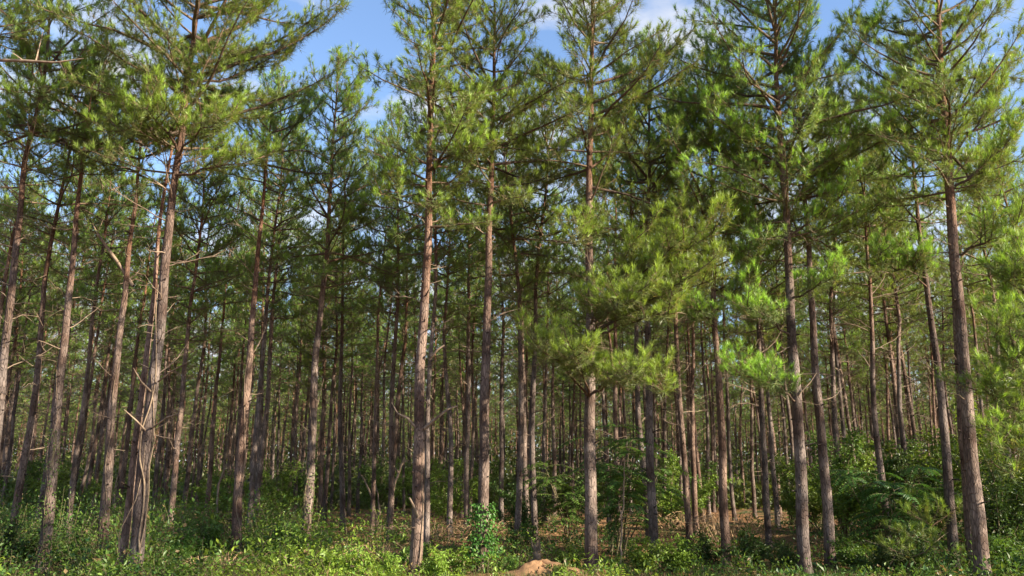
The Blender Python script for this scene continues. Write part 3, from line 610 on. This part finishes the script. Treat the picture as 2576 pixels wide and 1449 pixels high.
for i in range(7600):
    y = 17.6 + 27 * rng.uniform() ** 1.45; px = rng.uniform(-120, 2700); x = (px - 1288) / FPX * y / math.cos(PITCH)
    if 1275 < px < 1480 and 19.7 < y < 21.2 and rng.uniform() < .85: continue
    dens = patch(px) * np.interp(y, [17, 20, 22, 31, 36, 44], [.55, .8, 1.05, .75, .4, .15]) * (1 - .45 * np.clip((y - 22.5) / 2.5, 0, 1) * np.interp(px, [700, 860, 1900, 2000], [0, 1, 1, 0])); cl = float(clump(x, y))
    if rng.uniform() > dens * np.clip(.18 + 1.15 * cl, 0, 1.1): continue
    h = brush_h(px, y) * rng.uniform(.35, 1.05) * (.35 + 1.05 * max(0, min(1, cl))) * np.interp(y, [17, 19.5, 21.5, 24, 45], [.45, .75, 1.0, 1.2, .9]); r = h * rng.uniform(.4, .8) + .08
    sun_tint = np.interp(px, [0, 300, 560, 620, 1150, 1280, 1500, 1750, 1900, 2600], [.05, .2, .3, .9, .9, .5, .6, .5, .05, .15]) * np.interp(y, [18, 22, 25], [1, .8, .35])  # paler leaf colour painted where sun falls mid-view, darker to the shaded sides
    bright = np.clip(rng.normal(sun_tint, .2), 0, 1); tint = np.array([.068, .128, .024]) * (1 - bright) + np.array([.24, .34, .045]) * bright
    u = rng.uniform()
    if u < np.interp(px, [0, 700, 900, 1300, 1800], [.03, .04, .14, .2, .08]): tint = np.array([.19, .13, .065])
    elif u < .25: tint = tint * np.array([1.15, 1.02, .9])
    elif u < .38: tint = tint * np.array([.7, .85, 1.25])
    sz = rng.choice([.055, .08, .11, .15], p=[.2, .34, .3, .16])
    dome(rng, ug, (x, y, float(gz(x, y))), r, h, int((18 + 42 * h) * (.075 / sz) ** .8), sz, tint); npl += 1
tag(ug.build('undergrowth', [M_leaf, M_stem]), 'leafy green brush covering the ground under the pines', 'undergrowth', None, 'stuff')
# grass at the near edge, dry and green
rng = rs(42); gr = MB(); n = 30000
y = 17 + rng.uniform(0, 1, n) ** 1.6 * 8; x = rng.uniform(-.68, .68, n) * y
keep = (np.sin(x * .8 + 1.7 * np.sin(y * .9)) * .35 + rng.uniform(0, 1, n)) < 1.0; x, y = x[keep], y[keep]; n = len(x)
b = np.stack([x, y, gz(x, y) - .01], -1); lean = rng.normal(0, .3, (n, 3)); lean[:, 2] = 1; hgt = rng.uniform(.08, .30, n)[:, None]
tip = b + nrm(lean) * hgt; sdv = nrm(rng.normal(size=(n, 3)) * np.array([1, 1, 0])) * .006
dry = (rng.uniform(0, 1, n) < np.interp((x / y), [-.6, -.45, -.2, .6], [.7, .6, .2, .25]))[:, None]
col = np.where(dry, np.array([.22, .165, .085]), np.array([.07, .12, .022])) * rng.uniform(.6, 1.3, (n, 1))
gr.add(np.stack([b - sdv, b + sdv, tip], 1).reshape(-1, 3), np.arange(3 * n).reshape(-1, 3), 0, np.repeat(col, 3, 0))
tag(gr.build('grass', [M_grass]), 'short green and dry grass along the edge of the wood', 'grass', None, 'stuff')
# fallen needles and twigs on the floor
rng = rs(43); lt = MB(); n = 30000; y = rng.uniform(18, 60, n); x = rng.uniform(-.66, .66, n) * y
a = rng.uniform(0, 6.28, n); ln = rng.uniform(.08, .25, n); dv = np.stack([np.cos(a), np.sin(a), rng.uniform(-.05, .35, n)], -1) * ln[:, None]; p = np.stack([x, y, gz(x, y) + .015], -1)
lt.sticks(p, p + dv, .005, .002, 0, np.repeat(rng.uniform(.5, 1.25, (n, 1)), 6, 0) * np.array([1, .9, .8]))
n = 420; y = 21 + rng.uniform(0, 1, n) ** 1.5 * 36; x = rng.uniform(-.66, .66, n) * y; a = rng.uniform(0, 6.28, n); ln = rng.uniform(.25, 1.0, n)
dv = np.stack([np.cos(a), np.sin(a), rng.uniform(0, .5, n)], -1) * ln[:, None]; p = np.stack([x, y, gz(x, y) + .02], -1); md = p + dv * .5 + rng.normal(0, .05, (n, 3))
lt.sticks(p, md, .008, .006, 1, .7 * np.ones(3)); lt.sticks(md, p + dv, .006, .003, 1, .7 * np.ones(3))
tag(lt.build('forest_litter', [M_straw, M_dead]), 'fallen needles and twigs littering the reddish floor', 'litter', None, 'stuff')

# ---- shrubs one can tell apart
def shrub(seed, h, r, nst, lsz, tint, dens=1.):
    rng = rs(seed); st = MB(); fo = MB()
    for k in range(nst):
        az = rng.uniform(0, 6.28); P = limb_path(rng, (rng.normal(0, .06), rng.normal(0, .06), -.05), az, R(rng.uniform(52, 88)), h * rng.uniform(.6, 1.08), 7, -.35, .1)
        P[:, :2] *= min(1.5, r / (h * .45)); st.tube(P, np.linspace(.011 + .006 * h, .004, 7), 5)
        for j in range(int(9 * h * dens) + 5):
            f = rng.uniform(.25, 1) * 5.99; i = int(f); q = P[i] + (P[i + 1] - P[i]) * (f - i); a = rng.uniform(0, 6.28); l = rng.uniform(.15, .42) * r * (1.25 - .12 * f)
            e = q + np.array([math.cos(a), math.sin(a), rng.uniform(-.1, .5)]) * l; st.sticks([q], [e], .005, .003)
            m = int(rng.integers(9, 16)); u = rng.uniform(.2, 1.05, (m, 1)); pp = q + (e - q) * u + rng.normal(0, .05, (m, 3))
            dv = nrm((e - q)[None] / l + rng.normal(0, .8, (m, 3)) + np.array([0, 0, -.2])); nor = nrm(np.array([0, 0, 1.]) + rng.normal(0, .5, (m, 3)))
            fo.leaves(pp, dv, nor, rng.uniform(.7, 1.3, m) * lsz, rng.uniform(.45, .65, m) * lsz, np.asarray(tint) * rng.uniform(.6, 1.4, (m, 1)))
    return st, fo
def frond_plant(seed, h, r, nst, tint):
    """tree-of-heaven sapling: thin stems carrying long feathered leaves"""
    rng = rs(seed); st = MB(); fo = MB()
    for k in range(nst):
        az = rng.uniform(0, 6.28); P = limb_path(rng, (rng.normal(0, .12), rng.normal(0, .12), -.05), az, R(rng.uniform(64, 88)), h * rng.uniform(.45, 1.), 6, -.1, .06)
        P[:, :2] *= r / h * 2.2; st.tube(P, np.linspace(.022, .008, 6), 5)
        for j in range(int(rng.integers(9, 14))):
            f = rng.uniform(1.6, 4.99) if j > 4 else 4.99; i = int(f); q = P[i] + (P[i + 1] - P[i]) * (f - i); a = rng.uniform(0, 6.28); Lf = rng.uniform(.6, 1.15)
            s = np.linspace(0, 1, 9)[:, None]; dirh = np.array([math.cos(a), math.sin(a), 0])
            F = q + dirh * Lf * s + np.array([0, 0, 1.]) * (Lf * (.45 * s - .62 * s ** 2)); st.tube(F, np.linspace(.007, .002, 9), 3, cap=False)
            m = 13; u = np.linspace(.16, .99, m); pp = np.stack([np.interp(u, s[:, 0], F[:, c]) for c in range(3)], -1); T = nrm(np.gradient(pp, axis=0)); sidev = nrm(np.cross(T, np.array([0, 0, 1.])))
            for sg in (-1, 1):
                dv = nrm(sidev * sg + T * .45 + np.array([0, 0, -.22]) + rng.normal(0, .08, (m, 3))); nor = nrm(np.cross(T, sidev) * -1 + rng.normal(0, .15, (m, 3)) + np.array([0, 0, .6]))
                fo.leaves(pp, dv, nor, .17 * np.sin(np.clip(u * 2.6, .5, 2.7)) * rng.uniform(.85, 1.15, m), .055, np.asarray(tint) * rng.uniform(.75, 1.25, (m, 1)))
    return st, fo
def plant(name, sf, label, cat, px, Y, group=None, rz=0., sc=1., sink=0.):
    x = at(px, 1300, Y)[0]; root = thing(name, label, cat, (x, Y, float(gz(x, Y)) - sink), group)
    st, fo = sf
    for nm, m, mt in (('stem', st, M_stem), ('foliage', fo, M_leaf)):
        o = bpy.data.objects.new(nm, m if isinstance(m, bpy.types.Mesh) else m.mesh(nm, [mt])); C.objects.link(o); o.parent = root
    root.rotation_euler[2] = rz; root.scale = (sc, sc, sc); return root
DK, MD, BR = np.array([.055, .10, .022]), np.array([.095, .17, .03]), np.array([.19, .29, .042])
FG = 'feather-leaved saplings'
plant('feather_leaved_sapling', frond_plant(1, 3.6, 1.6, 17, MD * np.array([.95, 1.1, 1.2])), 'big dark feather-leaved sapling clump right behind the low-boughed pine', 'sapling', 1548, 24.2, FG)
plant('feather_leaved_sapling', frond_plant(2, 2.9, 1.4, 12, MD * np.array([.75, .95, 1.2])), 'bluish feather-leaved sapling in deep shade left of the shrub-side pine', 'sapling', 2240, 23.6, FG)
plant('feather_leaved_sapling', frond_plant(3, 2.8, .9, 8, MD), 'small feather-leaved sapling beside the dark middle trunk, lower than its neighbour', 'sapling', 1430, 28, FG)
KS = []
for v in range(5):
    t = [DK, MD, MD, BR, MD][v]; a, b = shrub(60 + v, 1.0, .55, 9, .085, t, 1.5); KS.append((a.mesh('stem', [M_stem]), b.mesh('foliage', [M_leaf])))
KT = []
for v in range(4):
    t = [MD * .9, MD, BR * .8, DK * 1.1][v]; a, b = shrub(80 + v, 3.4, 1.25, 8, .10, t, 1.6); KT.append((a.mesh('stem', [M_stem]), b.mesh('foliage', [M_leaf])))
rng = rs(44)
# low shrubs along the front: pixel, depth, kit, scale, label
SH = [(40, 22.8, 0, 1.1, 'dark low shrub left of the ivy-footed leaning pine'), (190, 23, 1, .95, 'mid green shrub between the leaning pine and the snag-limbed pine'), (440, 21.8, 1, 1.0, 'rounded green shrub right of the vine-wrapped pine foot'), (530, 23.5, 2, 1.1, 'taller green shrub left of the curving red pine'),
 (700, 22.6, 0, 1.05, 'dark green shrub right of the curving red pine'), (345, 19.2, 3, .42, 'bright yellow-green sprig at the foot of the vine-wrapped pine'), (840, 20.6, 3, .62, 'bright sunlit shrub midway between curving red pine and pale straight pine'), (905, 20.2, 3, .66, 'brightest low shrub, nearest left of the pale straight pine'), (985, 20.3, 3, .6, 'yellow-green shrub brushing the left side of the pale straight pine'),
 (1105, 20.4, 3, .62, 'sunlit shrub just right of the pale straight pine'), (1155, 20.8, 3, .55, 'upright bright sprig left of the leafy-footed pine'), (1030, 23, 1, .8, 'green shrub in shade behind the pale straight pine'), (1290, 20.4, 2, .42, 'small weed on the left flank of the clay mound'), (1420, 22, 3, .55, 'light green shrub behind the clay mound'), (1400, 19.9, 2, .34, 'small weed growing on the clay mound'),
 (1540, 20.6, 3, .5, 'light green shrub right of the low-boughed pine foot'), (1610, 22, 3, .8, 'pale green leafy shrub left of the bough-screened pine'), (1690, 22.2, 3, .75, 'pale green leafy shrub right of the bough-screened pine'), (1760, 22.8, 0, .9, 'dark shrub left of the rough slim pine'), (1880, 22.5, 0, 1.0, 'dark shrub right of the rough slim pine'), (1965, 21.6, 0, .7, 'dark low shrub left of the broad-crowned pine'),
 (2150, 21.5, 1, .9, 'low shrub right of the grey companion pine'), (2210, 20.6, 0, .8, 'dark low shrub in front of the bluish feather-leaved sapling'), (2310, 21, 0, .95, 'dark shrub left of the shrub-side pine foot'), (2550, 20.4, 2, 1.1, 'mid green shrub beyond the thick edge-lit pine, right end of the brush'), (1300, 25, 1, .9, 'shrub in half shade right of the leafy-footed pine'), (755, 24.5, 1, 1.0, 'green shrub at the foot of the lone-spire pine')]
for i, (px, Y, v, s, lab) in enumerate(SH): plant('shrub', KS[v], lab, 'shrub', px, Y, 'low shrubs at the edge of the wood', rng.uniform(0, 6.28), s * (1.25 if v == 3 and s > .5 else 1))
TS = [(2120, 27, 1, 1.2, 'tall sunlit bush behind the grey companion pine'), (2190, 30, 2, 1.15, 'yellow-green tall bush deep between grey companion and shrub-side pines'), (2290, 27, 3, 1.15, 'tall dark bush left of the shrub-side pine'), (2350, 29.5, 1, 1.2, 'tall green bush directly behind the shrub-side pine'), (2500, 24, 3, 1.0, 'tall dark bush right of the thick edge-lit pine'), (2560, 27, 2, 1.7, 'tallest light green bush at the right end of the wood'),
 (2060, 33, 2, 1.1, 'light green bush seen between broad-crowned and grey companion pines'), (1990, 36, 1, 1.0, 'bush far behind the broad-crowned pine'), (1690, 33, 2, 1.0, 'light green bush behind the bough-screened pine'), (1760, 37, 1, .9, 'bush deep behind the rough slim pine'), (1130, 36, 2, .95, 'light green slender bush deep right of the pale straight pine'), (1330, 29, 3, .75, 'dark slender bush behind the clay mound'),
 (930, 38, 0, 1.0, 'dark bush deep left of the pale straight pine'), (690, 42, 2, 1.0, 'light green bush deep right of the curving red pine'), (140, 36, 2, .9, 'light green bush deep behind the leaning pine'), (60, 40, 1, 1.0, 'bush deep behind the leftmost front pine'), (560, 44, 2, .9, 'light green bush deep left of the curving red pine'), (2440, 31, 2, 1.25, 'tall light bush behind the thick edge-lit pine'), (780, 46, 1, 1.0, 'bush far behind the lone-spire pine'), (1230, 45, 1, 1.0, 'bush far behind the leafy-footed pine'), (1050, 50, 2, 1.1, 'light bush far behind the pale straight pine')]
for i, (px, Y, v, s, lab) in enumerate(TS): plant('bush', KT[v], lab, 'bush', px, Y, 'tall bushes under the pines', rng.uniform(0, 6.28), s)

# ---- young pines low in the picture and the bough reaching in at the right edge
def young(seed, px, Y, H, lab, extra_px=(), base_r=.06, cbf=.12, L=.8):
    x = at(px, 1300, Y)[0]; base = np.array([x, Y, float(gz(x, Y))])
    ex = [(at(a, b, Y) - base, at(c, d, Y + dy) - base, .02, .7, .08) for a, b, c, d, dy in extra_px]
    p = pine(seed, np.array([(0, 0, -.2), (0, 0, 0), (.03, 0, H * .5), (0, .02, H + .2)]), H, base_r, H * cbf, L, 1., whorl=.4, nlimb=6, ndead=2, dead_lo=.3, deadL=.4, extra=ex)
    link_pine('young_pine', p, lab, 'young pine', base, 'young pines')
young(301, 2272, 20.4, .9, 'knee-high young pine with soft needles among the dark shrubs')
young(302, 2335, 22.4, 1.6, 'chest-high young pine in shade left of the shrub-side pine')
young(303, 2655, 17.6, 7.2, 'young pine reaching soft boughs in from the right edge', [(2650, 760, 2500, 850, -.5), (2650, 820, 2530, 960, -.8), (2650, 900, 2500, 1010, -.4), (2650, 960, 2520, 1110, -.6), (2650, 700, 2540, 700, -.3), (2650, 1050, 2540, 1190, .2)], .12, .35, 1.0)
# ---- climbers: woody vines and leafy creepers on the trunks
def on_trunk(h, z, ang, off=0.):
    o, base, ax, d = hero_objs[h]; r = trunk_r(z, d['H'], d['dbh']) + off
    return base + np.array([np.interp(z, ax[:, 2], ax[:, 0]) + r * math.sin(ang), np.interp(z, ax[:, 2], ax[:, 1]) - r * math.cos(ang), z])
def vine(h, path, rad, label):
    """path: (height, angle round the trunk from the viewer's side, stand-off)"""
    z = np.array(path, float); t = np.linspace(0, len(z) - 1, len(z) * 6); q = [np.interp(t, np.arange(len(z)), z[:, c]) for c in range(3)]
    k = np.array([.25, .5, .25]); q = [np.convolve(np.pad(v, 1, 'edge'), k, 'valid') for v in q]; q = [np.convolve(np.pad(v, 1, 'edge'), k, 'valid') for v in q]
    P = np.array([on_trunk(h, a, b, c + rad) for a, b, c in zip(*q)]); o = hero_objs[h][1]
    m = MB(); m.tube(P - o, np.linspace(rad * 1.25, rad * .6, len(P)), 7); tag(m.build('climbing_vine', [M_vine], None, tuple(o)), label, 'vine', 'woody vines on the front pines')
vine('vine-wrapped pine', [(-.1, .9, .25), (.4, .9, .06), (.9, .5, .0), (1.5, .75, .0), (2.1, .55, .02), (2.6, -.35, .03), (3.2, -.5, .02), (3.7, .3, .02), (4.3, .75, .0), (5.2, .2, .0), (5.9, -.6, .0), (6.6, -.9, .0)], .018, 'thickest pale vine snaking up the vine-wrapped pine')
vine('vine-wrapped pine', [(0, .3, .12), (.5, .55, .0), (1.1, 1.1, .02), (1.8, 1.2, .04), (2.4, .9, .04), (3., 1.3, .05), (3.8, .7, .02), (4.5, -.1, .0)], .014, 'second vine running up the right flank of the vine-wrapped pine')
vine('vine-wrapped pine', [(0, -1.2, .35), (.5, -1.3, .18), (1.0, -1.35, .24), (1.4, -1.1, .08), (1.7, -.4, .0), (2.3, .2, .0), (3, .2, .0)], .011, 'thin vine bowing out left from the vine-wrapped pine foot')
vine('ivy-footed leaning pine', [(0, -.9, .05), (.7, .2, .0), (1.3, .9, .0), (1.9, .2, .0), (2.8, -.9, .02), (3.6, .7, .06), (4.2, .3, .02), (5, -.8, .0)], .009, 'thin vine looping round the left leaning pine')
vine('snag-limbed pine', [(0, -.6, .08), (.8, .2, .0), (1.6, .7, .0), (2.6, -.2, .0), (3.6, .8, .02), (4.4, .2, .0), (5.4, .9, .0)], .009, 'thin vine up the snag-limbed pine')
vine('curving red pine', [(0, .6, .05), (.7, .9, .02), (1.3, -.3, .0), (2., .9, .04), (2.8, 1.1, .05), (3.8, .4, .0), (4.8, -.5, .0), (5.6, .3, .0)], .009, 'thin vine looping up the curving red pine')
vine('lone-spire pine', [(0, -.5, .05), (.9, .8, .03), (1.7, -.6, .03), (2.6, .9, .05), (3.4, .3, .0), (4.2, -.7, .02)], .009, 'thin vine looping up the lone-spire pine')
vine('pale straight pine', [(0, .4, .03), (.8, .8, .0), (1.6, 1.1, .01), (2.3, .7, .0), (3, 1.0, .0)], .012, 'thin vine lying along the pale straight pine')
def creeper(h, z0, z1, rad, n, lsz, tint, label, seed, ang=6.28):
    rng = rs(seed); fo = MB(); st = MB(); o = hero_objs[h][1] if h in hero_objs else h
    z = rng.uniform(z0, z1, n); a = rng.uniform(-ang / 2, ang / 2, n); off = np.abs(rng.normal(0, rad, n)) * (1.1 - .6 * (z - z0) / (z1 - z0)) + .02
    p = np.array([on_trunk(h, zz, aa, oo) for zz, aa, oo in zip(z, a, off)]) - o
    dv = nrm(np.stack([np.sin(a), -np.cos(a), np.full(n, -.5)], -1) + rng.normal(0, .5, (n, 3))); nor = nrm(np.stack([np.sin(a), -np.cos(a), np.full(n, .8)], -1) + rng.normal(0, .35, (n, 3)))
    fo.leaves(p, dv, nor, rng.uniform(.7, 1.3, n) * lsz, rng.uniform(.6, .9, n) * lsz, tint * rng.uniform(.65, 1.3, (n, 1)))
    for q in range(5):
        zz = np.linspace(max(0, z0 - .1), z1, 12); aa = rng.uniform(-2, 2) + np.cumsum(rng.normal(0, .25, 12)); st.tube(np.array([on_trunk(h, u, v, .012) for u, v in zip(zz, aa)]) - o, .009, 4)
    root = thing('leafy_creeper', label, 'creeper', tuple(o), 'leafy creepers on trunks'); st.build('stem', [M_stem], root); fo.build('foliage', [M_leaf], root)
creeper('leafy-footed pine', .25, 1.55, .17, 900, .085, np.array([.07, .165, .03]), 'bright green creeper wrapped round the foot of the leafy-footed pine', 91)
creeper('ivy-footed leaning pine', .2, 3.4, .10, 420, .06, MD, 'sparse dark creeper up the left leaning pine', 92)
creeper('lone-spire pine', .3, 2.6, .10, 300, .06, MD, 'sparse creeper around the lone-spire pine foot', 93)

# ---- clay mound, stump, bare saplings, brush
mb = MB(); rng = rs(50); Y = 20.6; cx = at(1372, 1440, Y)[0]; na, nr = 40, 12; V = []
for i in range(nr + 1):
    r = i / nr
    for j in range(na):
        a = j / na * 6.283; rr = r * (1.05 + .12 * math.sin(2 * a + 1) + .08 * math.sin(5 * a)); hz = .26 * (math.cos(min(1, r) * math.pi) * .5 + .5) ** .8 * (1 + .18 * math.sin(3 * a + 2)) + rng.normal(0, .024) * (r < .97)
        X, Yv = cx + rr * 1.25 * math.cos(a) - .08 * (1 - r), Y + rr * .9 * math.sin(a); V.append((X - cx, Yv - Y, float(gz(X, Yv)) - float(gz(cx, Y)) + hz - .06 * r))
F = [(i * na + j, i * na + (j + 1) % na, (i + 1) * na + (j + 1) % na, (i + 1) * na + j) for i in range(nr) for j in range(na)]
mb.add(V, np.array(F)[:, ::-1], 0, None, True)
for q in range(170):                                      # clods
    a, r = rng.uniform(0, 6.28), rng.uniform(.1, .95); x_, y_ = r * 1.2 * math.cos(a), r * .9 * math.sin(a); zc = .235 * (math.cos(r * math.pi) * .5 + .5) ** .8 + float(gz(cx + x_, Y + y_)) - float(gz(cx, Y)); s = rng.uniform(.015, .045)
    d = nrm(rng.normal(size=(6, 3))); o8 = np.array([[1, 0, 0], [-1, 0, 0], [0, 1, 0], [0, -1, 0], [0, 0, 1], [0, 0, -1]]) * s * rng.uniform(.7, 1.3, (6, 1))
    mb.add(o8 + np.array([x_, y_, zc]), [[0, 2, 4], [2, 1, 4], [1, 3, 4], [3, 0, 4], [2, 0, 5], [1, 2, 5], [3, 1, 5], [0, 3, 5]])
tag(mb.build('dirt_mound', [M_clay], None, (cx, Y, float(gz(cx, Y)))), 'low mound of bare orange clay in front of a splintered stump', 'mound')
def at_ground(px, Y): x = at(px, 1380, Y)[0]; return np.array([x, Y, float(gz(x, Y))])
b0 = at_ground(1350, 21.8); rng = rs(51); m = MB()
m.tube([(0, 0, -.1), (0, 0, .05), (.01, 0, .25), (-.02, 0, .45), (-.03, 0, .55)], [.17, .13, .10, .08, .03], 12, 0, np.full(3, .95))
for k in range(9):
    a = rng.uniform(0, 6.28); m.tube([(math.cos(a) * .08, math.sin(a) * .08, .4), (math.cos(a) * .1 - .02, math.sin(a) * .1, .5 + rng.uniform(0, .1)), (math.cos(a) * .11 - .03, math.sin(a) * .11, .55 + rng.uniform(0, .25))], [.03, .02, .004], 5, 0, np.full(3, .65))
for k in range(8):
    a = rng.uniform(0, 6.28); m.tube([(math.cos(a) * .1, math.sin(a) * .1, .18), (math.cos(a) * .25, math.sin(a) * .25, .03), (math.cos(a) * .42, math.sin(a) * .42, -.06)], [.05, .035, .015], 6)
tag(m.build('tree_stump', [M_dead], None, tuple(b0)), 'splintered grey stump standing behind the orange clay mound', 'stump')
def pole(px0, Y, pts, rad, label, name='dead_sapling', cat='dead sapling', forks=(), matl=None, grp='bare dead saplings'):
    b0 = at_ground(px0, Y); P = [np.array([0, 0, -.05])] + [at(x, y, Y) - b0 for x, y in pts]; m = MB(); P = np.array(P)
    s = np.linspace(0, 1, len(P)); t = np.linspace(0, 1, len(P) * 4); P2 = np.stack([np.interp(t, s, P[:, c]) for c in range(3)], -1); P2[1:-1] += rs(int(px0)).normal(0, .012, (len(P2) - 2, 3))
    m.tube(P2, np.linspace(rad, rad * .45, len(P2)), 7)
    for f in forks: m.tube([at(x, y, Y + dy) - b0 for x, y, dy in f], np.linspace(rad * .6, rad * .25, len(f)), 6)
    tag(m.build(name, [matl or M_dead], None, tuple(b0)), label, cat, grp)
pole(1563, 21.3, [(1562, 1380), (1566, 1300), (1568, 1230), (1571, 1150)], .028, 'thin pale forked bare sapling in front of the feather-leaved clump', forks=[[(1565, 1308, 0), (1578, 1296, -.2), (1588, 1288, -.3)], [(1566, 1300, 0), (1558, 1280, .1), (1556, 1262, .1)]])
pole(950, 31, [(940, 1265), (925, 1225), (908, 1195)], .05, 'pale dead pole leaning left at the foot of a sunlit pine')
pole(948, 31.5, [(955, 1290), (951, 1250), (946, 1220)], .04, 'short pale dead pole leaning back against a sunlit pine')
pole(975, 30, [(986, 1240), (1003, 1190), (1017, 1150)], .06, 'long pale dead pole leaning right behind the pale straight pine', forks=[[(1003, 1190, 0), (990, 1172, -.2), (975, 1162, -.3)], [(1010, 1170, 0), (1020, 1160, .1), (1030, 1158, .1)]])
pole(540, 33, [(548, 1225), (560, 1190), (572, 1165)], .05, 'pale dead pole leaning right, left of the curving red pine')
pole(283, 36, [(288, 1235), (292, 1215), (296, 1195)], .04, 'cluster of pale dead stems between snag-limbed pine and its neighbours', forks=[[(284, 1270, 0), (284, 1235, 0), (280, 1200, .1)], [(286, 1265, .1), (291, 1230, .2), (300, 1205, .2)]])
def brush(px, Y, w_, h_, n, label, seed):
    rng = rs(seed); b0 = at_ground(px, Y); m = MB(); A = []; Bm = []; E = []
    for k in range(n):
        a = rng.uniform(0, 6.28); r = rng.uniform(0, w_ * .45); s = np.array([math.cos(a) * r, math.sin(a) * r * .6, 0]); s[2] = float(gz(b0[0] + s[0], b0[1] + s[1])) - b0[2]
        d = np.array([math.cos(a) + rng.normal(0, .7), math.sin(a) + rng.normal(0, .5), 0]); l = rng.uniform(.4, 1.) * w_ * .5; md = s + d * l * .35 + np.array([0, 0, h_ * rng.uniform(.45, 1.05)]); e = md + d * l * .5 + np.array([0, 0, -h_ * rng.uniform(.0, .6)])
        A.append(s); Bm.append(md); E.append(e)
    m.sticks(A, Bm, .010, .007, 0, np.full(3, 1.)); m.sticks(Bm, E, .007, .003, 0, np.full(3, 1.))
    tag(m.build('brush_heap', [M_straw], None, tuple(b0)), label, 'brush', 'heaps of dry brush')
brush(1850, 27.5, 2.6, .95, 90, 'arching heap of dry straw-coloured brush behind the rough slim pine', 1)
brush(1080, 28, 2.6, .6, 110, 'low tangle of reddish dry brush behind the pale straight pine', 2)
brush(1215, 31, 2.4, .5, 90, 'low tangle of dry brush behind the leafy-footed pine', 3)
brush(1730, 33, 2.6, .8, 90, 'dry brush heap deep behind the bough-screened pine', 4)
brush(950, 23.5, 2.2, .5, 80, 'dry tan stalks left of the pale straight pine', 5)
brush(560, 21.6, 1.6, .45, 70, 'dry twiggy brush at the foot of the curving red pine', 6)
